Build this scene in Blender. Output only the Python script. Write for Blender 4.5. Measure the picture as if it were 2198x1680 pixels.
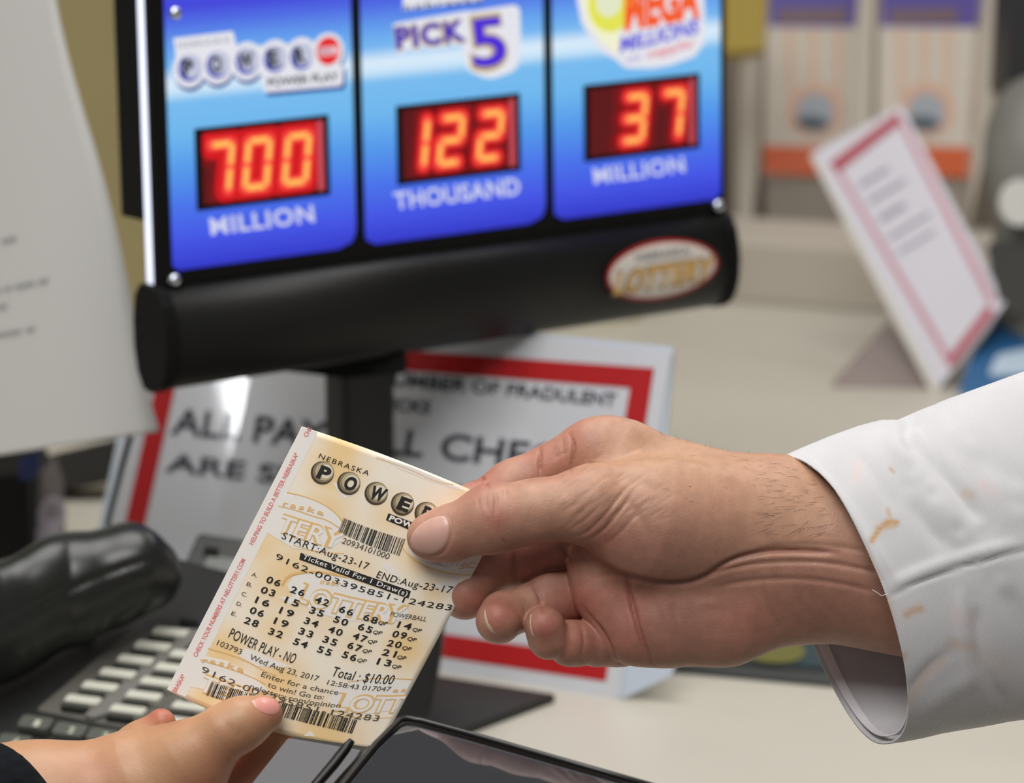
import bpy, bmesh, math, random
import numpy as np
from mathutils import Vector
random.seed(4)
for o in list(bpy.data.objects): bpy.data.objects.remove(o)
SC = bpy.context.scene
# ------------------------------------------------------------------ camera
F = 8000.0; CX, CY = 1099.0, 840.0
TH = math.radians(12.0)
CAM = np.array([0.0, 0.0, 1.51]); ZC = 0.95           # counter top height 0.95
RT = np.array([1.0, 0, 0]); FW = np.array([0, math.cos(TH), -math.sin(TH)]); DN = np.array([0, -math.sin(TH), -math.cos(TH)])
cam = bpy.data.cameras.new('camera'); co = bpy.data.objects.new('camera', cam); SC.collection.objects.link(co)
co.location = CAM; co.rotation_euler = (math.radians(90) - TH, 0, 0)
cam.sensor_fit = 'HORIZONTAL'; cam.sensor_width = 36.0; cam.lens = 36.0 * F / 2198.0
cam.clip_start = 0.05; cam.clip_end = 50
D0 = 1.39; PM = F / D0 / 1000.0                        # ticket distance; pixels per mm there
cam.dof.use_dof = True; cam.dof.focus_distance = D0 - 0.005; cam.dof.aperture_fstop = 11.5
SC.camera = co
# ------------------------------------------------------------------ light
w = bpy.data.worlds.new('room_light'); SC.world = w; w.use_nodes = True
w.node_tree.nodes['Background'].inputs[0].default_value = (0.93, 0.96, 1.0, 1); w.node_tree.nodes['Background'].inputs[1].default_value = 0.15
def area(name, loc, target, sx, sy, power, col=(1, 0.98, 0.96)):
    l = bpy.data.lights.new(name, 'AREA'); l.shape = 'RECTANGLE'; l.size = sx; l.size_y = sy; l.energy = power; l.color = col
    o = bpy.data.objects.new(name, l); SC.collection.objects.link(o); o.location = loc
    d = Vector(target) - Vector(loc); o.rotation_euler = d.to_track_quat('-Z', 'Y').to_euler(); return o
area('ceiling_light_panel', (-0.2, 1.5, 2.95), (-0.2, 1.5, 0), 1.2, 1.2, 28)
area('ceiling_light_panel', (1.2, 3.4, 2.95), (1.2, 3.4, 0), 1.2, 2.4, 22)
area('ceiling_light_panel', (-0.5, -0.25, 2.95), (-0.5, -0.25, 0), 1.2, 1.4, 48)
vs = SC.view_settings; SC.display_settings.display_device = 'sRGB'
vs.view_transform = 'Standard'; vs.look = 'None'; vs.exposure = 0.0; vs.gamma = 1.0; vs.use_curve_mapping = False

# ------------------------------------------------------------------ mapping helpers
def P(x, y, d):
    """point seen at (x, y) at depth d metres along the view axis"""
    x = np.asarray(x, float); y = np.asarray(y, float); d = np.asarray(d, float)
    return CAM + (((x - CX) / F * d)[..., None] * RT + ((y - CY) / F * d)[..., None] * DN + d[..., None] * FW)
class Plane:
    def __init__(s, o, n):
        s.o = np.array(o, float); s.n = np.array(n, float); s.n /= np.linalg.norm(s.n)
        if np.dot(s.n, CAM - s.o) < 0: s.n = -s.n
    def __call__(s, x, y, off=0.0):
        x = np.asarray(x, float); y = np.asarray(y, float)
        r = ((x - CX) / F)[..., None] * RT + ((y - CY) / F)[..., None] * DN + FW
        t = ((s.o + s.n * off - CAM) @ s.n) / (r @ s.n)
        return CAM + r * t[..., None]
COUNTER = Plane((0, 2, ZC), (0, 0, 1))
def cam2w(v): return v[0] * RT + v[1] * DN + v[2] * FW

# ------------------------------------------------------------------ materials
def lin(c):
    return tuple(((v / 255) / 12.92 if v / 255 <= 0.04045 else ((v / 255 + 0.055) / 1.055) ** 2.4) for v in c) + (1,)
MATS = {}
def mat(name, col, rough=0.6, metal=0.0, emit=0.0, ecol=None, sss=0.0, trans=0.0, alpha=1.0, var=0.0, vscale=30, bump=0.0, bscale=200, coat=0.0, spec=0.5, attr=None, ior=None):
    if name in MATS: return MATS[name]
    m = bpy.data.materials.new(name); m.use_nodes = True; nt = m.node_tree; b = nt.nodes['Principled BSDF']
    c = lin(col)
    b.inputs['Base Color'].default_value = c; b.inputs['Roughness'].default_value = rough; b.inputs['Metallic'].default_value = metal
    b.inputs['Specular IOR Level'].default_value = spec
    if ior: b.inputs['IOR'].default_value = ior
    if coat: b.inputs['Coat Weight'].default_value = coat; b.inputs['Coat Roughness'].default_value = 0.04
    if emit:
        b.inputs['Emission Color'].default_value = lin(ecol or col); b.inputs['Emission Strength'].default_value = emit
    if sss:
        b.inputs['Subsurface Weight'].default_value = sss; b.inputs['Subsurface Radius'].default_value = (1.0, 0.35, 0.18); b.inputs['Subsurface Scale'].default_value = 0.0022
    if trans: b.inputs['Transmission Weight'].default_value = trans
    if alpha < 1: b.inputs['Alpha'].default_value = alpha
    src = None
    if attr:
        a = nt.nodes.new('ShaderNodeAttribute'); a.attribute_name = attr; src = a.outputs['Color']
    tc = nt.nodes.new('ShaderNodeTexCoord')
    if var:
        n = nt.nodes.new('ShaderNodeTexNoise'); n.inputs['Scale'].default_value = vscale; n.inputs['Detail'].default_value = 6
        nt.links.new(tc.outputs['Object'], n.inputs['Vector'])
        mr = nt.nodes.new('ShaderNodeMapRange'); mr.inputs[1].default_value = 0.3; mr.inputs[2].default_value = 0.7
        mr.inputs[3].default_value = 1 - var; mr.inputs[4].default_value = 1 + var * 0.5
        nt.links.new(n.outputs[0], mr.inputs[0])
        mx = nt.nodes.new('ShaderNodeMix'); mx.data_type = 'RGBA'; mx.blend_type = 'MULTIPLY'; mx.inputs[0].default_value = 1
        if src: nt.links.new(src, mx.inputs[6])
        else: mx.inputs[6].default_value = c
        nt.links.new(mr.outputs[0], mx.inputs[7]); src = mx.outputs[2]
    if src: nt.links.new(src, b.inputs['Base Color'])
    if bump:
        n2 = nt.nodes.new('ShaderNodeTexNoise'); n2.inputs['Scale'].default_value = bscale; n2.inputs['Detail'].default_value = 4
        nt.links.new(tc.outputs['Object'], n2.inputs['Vector'])
        bp = nt.nodes.new('ShaderNodeBump'); bp.inputs['Strength'].default_value = 1.0; bp.inputs['Distance'].default_value = bump
        nt.links.new(n2.outputs[0], bp.inputs['Height']); nt.links.new(bp.outputs[0], b.inputs['Normal'])
    MATS[name] = m; return m
def emis(name, col, s=1.0):
    if name in MATS: return MATS[name]
    m = bpy.data.materials.new(name); m.use_nodes = True; b = m.node_tree.nodes['Principled BSDF']
    b.inputs['Base Color'].default_value = (0.01, 0.01, 0.01, 1); b.inputs['Roughness'].default_value = 0.6; b.inputs['Specular IOR Level'].default_value = 0.1
    b.inputs['Emission Color'].default_value = lin(col); b.inputs['Emission Strength'].default_value = s
    MATS[name] = m; return m

# ------------------------------------------------------------------ object helpers
def root_loc(p):
    while p is not None and p.parent is not None: p = p.parent
    return np.array(p.location) if p is not None else np.zeros(3)
def mk(name, V, Fc, m, parent=None, smooth=False, kind=None, label=None, bevel=0, solid=0, loc=None):
    V = np.asarray(V, float).reshape(-1, 3)
    if parent is not None: L = root_loc(parent)
    elif loc is not None: L = np.array(loc, float)
    else: L = np.array([*V.mean(0)[:2], V[:, 2].min()])
    me = bpy.data.meshes.new(name); me.from_pydata((V - L).tolist(), [], [tuple(int(i) for i in f) for f in Fc]); me.update()
    me.materials.append(m)
    if smooth: me.polygons.foreach_set('use_smooth', [True] * len(me.polygons))
    o = bpy.data.objects.new(name, me); SC.collection.objects.link(o)
    if parent is not None:
        o.parent = parent
        if parent.type == 'MESH' and parent.parent is None: pass
    else: o.location = L
    if kind: o['kind'] = kind
    if label: o['label'] = label
    if solid:
        s = o.modifiers.new('thickness', 'SOLIDIFY'); s.thickness = solid; s.offset = -1
    if bevel:
        b = o.modifiers.new('bevel', 'BEVEL'); b.width = bevel; b.segments = 3; b.limit_method = 'ANGLE'
    return o
def thing(name, label, cat, loc, group=None):
    o = bpy.data.objects.new(name, None); SC.collection.objects.link(o); o.location = loc; o.empty_display_size = 0.02
    o['label'] = label; o['category'] = cat
    if group: o['group'] = group
    return o
def tag(o, label, cat, group=None):
    o['label'] = label; o['category'] = cat
    if group: o['group'] = group
    return o
def prism(top, bot):
    n = len(top); V = np.vstack([top, bot]); Fc = [list(range(n)), list(range(2 * n - 1, n - 1, -1))]
    for i in range(n): j = (i + 1) % n; Fc.append([i, n + i, n + j, j])
    return V, Fc
def slab(name, px, mp, th, m, parent=None, off=0.0, **k):
    """polygon given where the photo shows it, on the plane mp, th metres thick behind it"""
    px = np.asarray(px, float)
    top = mp(px[:, 0], px[:, 1], off); n = mp.n if isinstance(mp, Plane) else -FW
    V, Fc = prism(top, top - n * th); return mk(name, V, Fc, m, parent, **k)
def slab_dn(name, px, mp, zb, m, parent=None, **k):
    px = np.asarray(px, float); top = mp(px[:, 0], px[:, 1]); bot = top.copy(); bot[:, 2] = zb
    V, Fc = prism(top, bot); return mk(name, V, Fc, m, parent, **k)
def rrect(pts, r, n=6):
    """rounded polygon"""
    pts = [np.array(p, float) for p in pts]; out = []
    N = len(pts)
    for i in range(N):
        a, b, c = pts[i - 1], pts[i], pts[(i + 1) % N]; rr = r[i] if hasattr(r, '__len__') else r
        if rr <= 0: out.append(b); continue
        u = (a - b) / np.linalg.norm(a - b); v = (c - b) / np.linalg.norm(c - b); p0 = b + u * rr; p2 = b + v * rr
        for t in np.linspace(0, 1, n): out.append((1 - t) ** 2 * p0 + 2 * t * (1 - t) * b + t * t * p2)
    return np.array(out)
def box(lo, hi):
    x0, y0, z0 = lo; x1, y1, z1 = hi
    return prism(np.array([[x0, y0, z1], [x1, y0, z1], [x1, y1, z1], [x0, y1, z1]]), np.array([[x0, y0, z0], [x1, y0, z0], [x1, y1, z0], [x0, y1, z0]]))
class Bag:
    def __init__(s): s.V = []; s.F = []; s.n = 0
    def add(s, V, Fc):
        V = np.asarray(V, float); s.V.append(V); s.F += [[i + s.n for i in f] for f in Fc]; s.n += len(V)
    def poly(s, px, mp, off): px = np.asarray(px, float); s.add(mp(px[:, 0], px[:, 1], off), [list(range(len(px)))])
    def build(s, name, m, parent=None, **k): return mk(name, np.vstack(s.V), s.F, m, parent, **k)
def tube(path, rad, n=16, cap=True, sy=None, up=(0, 0, 1)):
    path = np.asarray(path, float); N = len(path); rad = np.broadcast_to(np.asarray(rad, float), (N,)); V = []; Fc = []
    for i in range(N):
        t = path[min(i + 1, N - 1)] - path[max(i - 1, 0)]; t /= np.linalg.norm(t)
        a = np.cross(t, up); a /= np.linalg.norm(a); b = np.cross(a, t); q = 1.0 if sy is None else sy
        for k in range(n):
            f = 2 * math.pi * k / n; V.append(path[i] + rad[i] * (math.cos(f) * a + q * math.sin(f) * b))
    for i in range(N - 1):
        for k in range(n): Fc.append([i * n + k, i * n + (k + 1) % n, (i + 1) * n + (k + 1) % n, (i + 1) * n + k])
    if cap: Fc.append(list(range(n))[::-1]); Fc.append([(N - 1) * n + k for k in range(n)])
    return np.array(V), Fc
# ------------------------------------------------------------------ lettering
_tc = {}
def glyphs(s, off=0.0, sp=1.0):
    k = (s, off, sp)
    if k in _tc: return _tc[k]
    cu = bpy.data.curves.new('lettering', 'FONT'); cu.body = s; cu.size = 1; cu.offset = off; cu.space_character = sp; cu.resolution_u = 4
    ob = bpy.data.objects.new('lettering', cu); SC.collection.objects.link(ob); bpy.context.view_layer.update()
    me = bpy.data.meshes.new_from_object(ob); V = np.array([v.co[:2] for v in me.vertices]); Fc = [list(p.vertices) for p in me.polygons]
    bpy.data.objects.remove(ob); bpy.data.curves.remove(cu); bpy.data.meshes.remove(me)
    _tc[k] = (V, Fc); return _tc[k]
CAPH = 0.729 - 0.0
def text(bag, s, base, h, mp, off=0.0003, up=None, bold=0.0, sp=1.0, slant=0.0):
    """lay a line of lettering: base = 2 or 3 baseline points, h = capital height"""
    V, Fc = glyphs(s, bold, sp)
    x0, x1 = V[:, 0].min(), V[:, 0].max(); t = (V[:, 0] - x0) / (x1 - x0); hh = V[:, 1] / CAPH * h
    b = [np.array(p, float) for p in base]
    if len(b) == 2: p = b[0] + t[:, None] * (b[1] - b[0]); d = np.broadcast_to(b[1] - b[0], p.shape)
    else:
        c = 2 * b[1] - (b[0] + b[2]) / 2; T = t[:, None]
        p = (1 - T) ** 2 * b[0] + 2 * T * (1 - T) * c + T * T * b[2]; d = 2 * (1 - T) * (c - b[0]) + 2 * T * (b[2] - c)
    d = d / np.linalg.norm(d, axis=1)[:, None]
    if up is None: u = np.stack([d[:, 1], -d[:, 0]], 1)
    else: u = np.array(up, float) / np.linalg.norm(up)
    q = p + u * hh[:, None] + d * (hh * slant)[:, None]
    bag.add(mp(q[:, 0], q[:, 1], off), Fc)

# ------------------------------------------------------------------ smooth bodies (distance field + surface nets), in photo pixels, z towards the viewer
class Cap:
    def __init__(s, a, b, ra, rb, sz=1.0):
        s.a = np.array(a, float); s.b = np.array(b, float); s.ra = ra; s.rb = rb; s.sz = sz
    def d(s, p):
        S = np.array([1, 1, 1 / s.sz]); a = s.a * S; ab = s.b * S - a; q = p * S - a
        t = np.clip((q @ ab) / max(ab @ ab, 1e-6), 0, 1); e = q - t[..., None] * ab
        return np.sqrt((e * e).sum(-1)) - (s.ra + (s.rb - s.ra) * t)
    def bb(s, m):
        r = max(s.ra, s.rb) * max(1, s.sz) + m
        return np.minimum(s.a, s.b) - r, np.maximum(s.a, s.b) + r
def smin(a, b, k):
    h = np.clip(k - np.abs(a - b), 0, None) / k; return np.minimum(a, b) - h * h * k * 0.25
class Body:
    """groups: list of (k_inside, k_join, [Cap...]); joined in order"""
    def __init__(s, groups): s.g = groups
    def sdf(s, p):
        out = None
        for kin, kj, caps in s.g:
            f = caps[0].d(p)
            for c in caps[1:]: f = smin(f, c.d(p), kin)
            out = f if out is None else smin(out, f, kj)
        return out
    def grid(s, lo, hi, st):
        ax = [np.arange(lo[i], hi[i] + st, st) for i in range(3)]; out = None; BIG = 1e3
        for kin, kj, caps in s.g:
            f = np.full([len(a) for a in ax], BIG, np.float32)
            for c in caps:
                l, h = c.bb(60); sl = [slice(max(0, int((l[i] - lo[i]) / st)), max(0, int((h[i] - lo[i]) / st) + 2)) for i in range(3)]
                g = np.stack(np.meshgrid(*[ax[i][sl[i]] for i in range(3)], indexing='ij'), -1).astype(np.float32)
                if g.size: f[tuple(sl)] = smin(f[tuple(sl)], c.d(g), kin)
            out = f if out is None else smin(out, f, kj)
        return ax, out
    def normal(s, p, e=1.5):
        g = np.stack([s.sdf(p + np.eye(3)[i] * e) - s.sdf(p - np.eye(3)[i] * e) for i in range(3)], -1)
        return g / (np.linalg.norm(g, axis=-1, keepdims=True) + 1e-9)
    def mesh(s, lo, hi, st):
        ax, f = s.grid(lo, hi, st); ins = f < 0; n = np.array(f.shape)
        ccnt = np.zeros(n - 1, np.int32); csum = np.zeros(tuple(n - 1) + (3,), np.float32)
        edges = []
        for a in range(3):
            o = [slice(None)] * 3; o2 = [slice(None)] * 3; o[a] = slice(0, -1); o2[a] = slice(1, None)
            A, B = f[tuple(o)], f[tuple(o2)]; idx = np.argwhere((A < 0) != (B < 0))
            va = A[tuple(idx.T)]; vb = B[tuple(idx.T)]; t = va / (va - vb)
            pos = idx.astype(np.float32); pos[:, a] += t; edges.append((idx, va < 0))
            b, c = (a + 1) % 3, (a + 2) % 3
            for db in (0, -1):
                for dc in (0, -1):
                    ci = idx.copy(); ci[:, b] += db; ci[:, c] += dc
                    ok = ((ci >= 0) & (ci < n - 1)).all(1); np.add.at(ccnt, tuple(ci[ok].T), 1); np.add.at(csum, tuple(ci[ok].T), pos[ok])
        act = np.argwhere(ccnt > 0); vid = np.full(ccnt.shape, -1, np.int64); vid[tuple(act.T)] = np.arange(len(act))
        V = csum[tuple(act.T)] / ccnt[tuple(act.T)][:, None] * st + np.array([a[0] for a in ax])
        Q = []
        for a in range(3):
            idx, neg = edges[a]; b, c = (a + 1) % 3, (a + 2) % 3; q = []
            for db, dc in ((0, 0), (-1, 0), (-1, -1), (0, -1)):
                ci = idx.copy(); ci[:, b] += db; ci[:, c] += dc; ok = ((ci >= 0) & (ci < n - 1)).all(1)
                v = np.full(len(ci), -1); v[ok] = vid[tuple(ci[ok].T)]; q.append(v)
            q = np.stack(q, 1); good = (q >= 0).all(1); q = q[good]; ng = neg[good]
            q[~ng] = q[~ng][:, ::-1]; Q.append(q)
        Q = np.vstack(Q)
        for _ in range(3):
            N = s.normal(V); V = V - N * np.clip(s.sdf(V), -st, st)[:, None]
        return V, Q, s.normal(V, 2.5)
    def front(s, x, y, z0):
        p = np.stack([x, y, np.full_like(x, z0)], -1).astype(float)
        for _ in range(90): p[..., 2] -= np.clip(s.sdf(p), -20, 20) * 0.7
        return p
def pdist(x, y, line):
    best = np.full(x.shape, 1e9); L = np.array(line, float)
    for a, b in zip(L[:-1], L[1:]):
        ab = b - a; t = np.clip(((x - a[0]) * ab[0] + (y - a[1]) * ab[1]) / (ab @ ab + 1e-9), 0, 1)
        best = np.minimum(best, np.hypot(x - a[0] - t * ab[0], y - a[1] - t * ab[1]))
    return best
def visible(V, cell=7.0, tol=26.0):
    k = np.floor(V[:, :2] / cell).astype(int); k -= k.min(0); zm = np.full(k.max(0) + 1, -1e9)
    np.maximum.at(zm, (k[:, 0], k[:, 1]), V[:, 2]); return V[:, 2] > zm[k[:, 0], k[:, 1]] - tol
def chaikin(L, n=2):
    L = np.array(L, float)
    for _ in range(n):
        q = [L[0]]
        for a, b in zip(L[:-1], L[1:]): q += [a * .75 + b * .25, a * .25 + b * .75]
        q.append(L[-1]); L = np.array(q)
    return L
def sculpt(V, N, items, vis=None):
    vis = visible(V) if vis is None else vis
    D = np.zeros(len(V))
    for line, depth, wd in items:
        d = pdist(V[:, 0], V[:, 1], chaikin(line)); L = np.array(line, float); ln = np.hypot(*np.diff(L, axis=0).T).sum(); rt = min(34, ln * .22)
        e = np.minimum(np.hypot(V[:, 0] - L[0][0], V[:, 1] - L[0][1]), np.hypot(V[:, 0] - L[-1][0], V[:, 1] - L[-1][1]))
        D += depth * np.exp(-(d / wd) ** 2) * vis * (1 - .85 * np.exp(-(e / rt) ** 2))
    return V + N * D[:, None]
def hw(V):
    """hand space (px, px, px towards viewer) -> world"""
    return P(V[:, 0], V[:, 1], D0 - V[:, 2] / PM / 1000.0)
def colattr(o, cols, name='tint'):
    a = o.data.color_attributes.new(name, 'FLOAT_COLOR', 'POINT')
    a.data.foreach_set('color', np.hstack([cols, np.ones((len(cols), 1))]).astype(np.float32).ravel())
# ================================================================== the setting
def gy(y):  # depth of the counter top seen at row y
    return (CAM[2] - ZC) / math.sin(TH + math.atan((y - CY) / F)) * math.cos(math.atan((y - CY) / F))
m_floor = mat('floor_vinyl', (120, 112, 100), 0.5, var=0.15, vscale=4)
m_wall = mat('wall_paint', (150, 143, 130), 0.8, var=0.05, vscale=3)
mk('floor', *box((-3.5, -2.5, -0.05), (3.5, 5.0, 0)), m_floor, kind='structure')
mk('wall_back', *box((-3.5, 5.0, 0), (3.5, 5.1, 3.0)), m_wall, kind='structure')
mk('ceiling', *box((-3.5, -2.5, 3.0), (3.5, 5.1, 3.06)), mat('ceiling_tile', (225, 223, 216), 0.9), kind='structure')
# counter with its splash board
m_ctop = mat('counter_laminate', (198, 193, 180), 0.42, var=0.06, vscale=5)
ct = thing('counter', 'long cream laminate checkout counter that everything stands on', 'counter', (0.3, 2.3, 0))
mk('worktop', *box((-1.6, 1.3, ZC - 0.04), (2.2, 3.35, ZC)), m_ctop, ct, bevel=0.004)
mk('counter_body', *box((-1.55, 1.36, 0), (2.15, 3.3, ZC - 0.04)), mat('counter_front', (150, 140, 122), 0.6), ct)
e1 = COUNTER(np.array([1480.0, 1960, 2300]), np.array([640.0, 676, 700]))
sb_a, sb_b = e1[0], e1[2]; dv = (sb_b - sb_a) / np.linalg.norm(sb_b - sb_a); nb = np.array([-dv[1], dv[0], 0])
if nb[1] < 0: nb = -nb
A = sb_a - dv * 0.06; B = sb_b + dv * 0.3; hgt = 0.050
spb = mk('splash_board', *prism(np.array([A, B, B + nb * 0.12, A + nb * 0.12]) + [0, 0, hgt], np.array([A, B, B + nb * 0.12, A + nb * 0.12])), mat('splash_laminate', (190, 181, 168), 0.5), bevel=0.003)
tag(spb, 'low pinkish cream splash board along the back of the counter', 'board')
# olive partition standing behind the jackpot display
m_olive = mat('olive_board', (152, 140, 98), 0.75, var=0.08, vscale=6)
Xp = COUNTER(np.array([1372.0]), np.array([688.0]))[0]
pa = np.array([Xp[0], Xp[1], ZC]); pb = np.array([-1.10, Xp[1] - 0.25, ZC])
mk('tan_board', *prism(np.array([pa, pb, pb + [0, .02, 0], pa + [0, .02, 0]]) + [0, 0, 0.62], np.array([pa, pb, pb + [0, .02, 0], pa + [0, .02, 0]])), m_olive, label=None)
tag(bpy.data.objects['tan_board'], 'plain olive tan board standing behind the jackpot display', 'board')
yb = P(np.array([1555, 1648, 1640, 1555.]), np.array([-60, -60, 105, 112.]), np.full(4, 3.0))
o = mk('shelf_box', *prism(yb, yb + FW * 0.08), mat('mustard_card', (178, 155, 72), 0.7)); tag(o, 'mustard yellow box edge at the upper right of the jackpot display', 'box')

# ================================================================== jackpot display
_r = np.array([0.19992979, -0.61744886, -0.07892676]); _t = np.linalg.norm(_r); _k = _r / _t
_K = np.array([[0, -_k[2], _k[1]], [_k[2], 0, -_k[0]], [-_k[1], _k[0], 0]]); _R = np.eye(3) + math.sin(_t) * _K + (1 - math.cos(_t)) * _K @ _K
SS = 1.55
SO = CAM + cam2w(np.array([-0.11396724, -0.03334041, 1.2]) * SS); SU = cam2w(_R[:, 0]); SV = -cam2w(_R[:, 1]); SN = -cam2w(_R[:, 2])   # origin = lower left corner of the face; SV up; SN towards viewer
PT = 0.0781092 * SS; W3 = 3 * PT; HT = 0.186
S = Plane(SO, SN)
def suv(u, v, off=0.0):
    u = np.asarray(u, float); v = np.asarray(v, float); return SO + u[..., None] * SU + v[..., None] * SV + np.asarray(off)[..., None] * SN
def sp(x, y, off=0.0): return S(x, y, off)
def s_inv(x, y, off=0.0):
    q = S(np.asarray(x, float), np.asarray(y, float), off) - SO; return q @ SU, q @ SV
m_blk = mat('black_plastic', (13, 13, 13), 0.45, bump=0.00002, bscale=3000)
m_blk2 = mat('matt_black', (9, 9, 9), 0.7, spec=0.2)
pole_x = 771; zbase = ZC
d_pole = 1.985
pc = P(np.array([pole_x]), np.array([800.0]), np.array([d_pole]))[0]
jd = thing('jackpot_display', 'lit blue three-panel lottery jackpot display with red digits on a black post', 'display', (pc[0], pc[1], ZC))
def sbox(name, u0, u1, v0, v1, a0, a1, m, **k):
    c = np.array([suv(u, v, a) for a in (a1, a0) for (u, v) in ((u0, v0), (u1, v0), (u1, v1), (u0, v1))])
    return mk(name, *prism(c[:4], c[4:]), m, jd, **k)
sbox('face_frame', 0, W3, 0, HT, -0.0045, 0, m_blk2)
m_glass = mat('edge_lit_acrylic', (225, 232, 255), 0.25, emit=0.95, ecol=(225, 232, 255))
sbox('acrylic_edge', -0.0001, 0.012, 0.001, HT, -0.0105, -0.0046, m_glass)
sbox('back_housing', 0.001, W3 - 0.003, 0.032, 0.145, -0.036, -0.0106, m_blk2)
sbox('back_plate', 0.012, W3 - 0.001, 0.002, HT, -0.0104, -0.0047, m_blk2)
# backlit artwork panels
def grad_mat():
    m = bpy.data.materials.new('backlit_blue_artwork'); m.use_nodes = True; nt = m.node_tree; b = nt.nodes['Principled BSDF']
    b.inputs['Base Color'].default_value = (0.01, 0.01, 0.02, 1); b.inputs['Roughness'].default_value = 0.3; b.inputs['Specular IOR Level'].default_value = 0.2
    a = nt.nodes.new('ShaderNodeAttribute'); a.attribute_name = 'height'; r = nt.nodes.new('ShaderNodeValToRGB')
    st = [(0.0, (38, 38, 180)), (0.06, (48, 55, 205)), (0.16, (66, 84, 232)), (0.28, (72, 115, 238)), (0.42, (84, 155, 238)), (0.55, (112, 186, 242)), (0.66, (122, 190, 242)), (0.70, (205, 232, 252)), (0.735, (222, 240, 254)), (0.79, (120, 186, 244)), (0.86, (100, 160, 240)), (0.94, (80, 112, 232)), (1.0, (68, 72, 222))]
    cr = r.color_ramp
    while len(cr.elements) < len(st): cr.elements.new(0.5)
    for e, (p, c) in zip(cr.elements, st): e.position = p; e.color = lin(c)
    nt.links.new(a.outputs['Fac'], r.inputs[0]); nt.links.new(r.outputs[0], b.inputs['Emission Color']); b.inputs['Emission Strength'].default_value = 0.95
    return m
m_art = grad_mat()
HREF = s_inv(400, 10)[1] - 0.001
edge = 0.0065
for i in range(3):
    u0 = i * PT + (0.0085 if i == 0 else 0.0028); u1 = (i + 1) * PT - (0.004 if i == 2 else 0.0028); v0 = 0.0075; v1 = 0.179
    o_ = rrect([(u0, v0), (u1, v0), (u1, v1), (u0, v1)], [0.006 if i else 0.003, 0.011 if i < 2 else .004, 0.011, 0.011 if i else .004], 7)
    n = len(o_); V = suv(np.append(o_[:, 0], (u0 + u1) / 2), np.append(o_[:, 1], (v0 + v1) / 2), 0.0004)
    # strips in v so that the height attribute interpolates
    vs_ = np.linspace(v0, v1, 60); Vv = []; Fs = []
    for v in vs_:
        # horizontal chord of the rounded outline
        xs = []
        for k in range(n):
            a, b = o_[k], o_[(k + 1) % n]
            if (a[1] - v) * (b[1] - v) <= 0 and a[1] != b[1]: xs.append(a[0] + (b[0] - a[0]) * (v - a[1]) / (b[1] - a[1]))
        xs = xs or [u0 + 0.01, u1 - 0.01]; Vv += [(min(xs), v), (max(xs), v)]
    Vv = np.array(Vv); Fs = [[2 * k, 2 * k + 1, 2 * k + 3, 2 * k + 2] for k in range(59)]
    o = mk('art_panel', suv(Vv[:, 0], Vv[:, 1], 0.0004), Fs, m_art, jd)
    h = Vv[:, 1] / HREF
    colattr(o, np.stack([h, h, h], 1), 'height')
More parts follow.
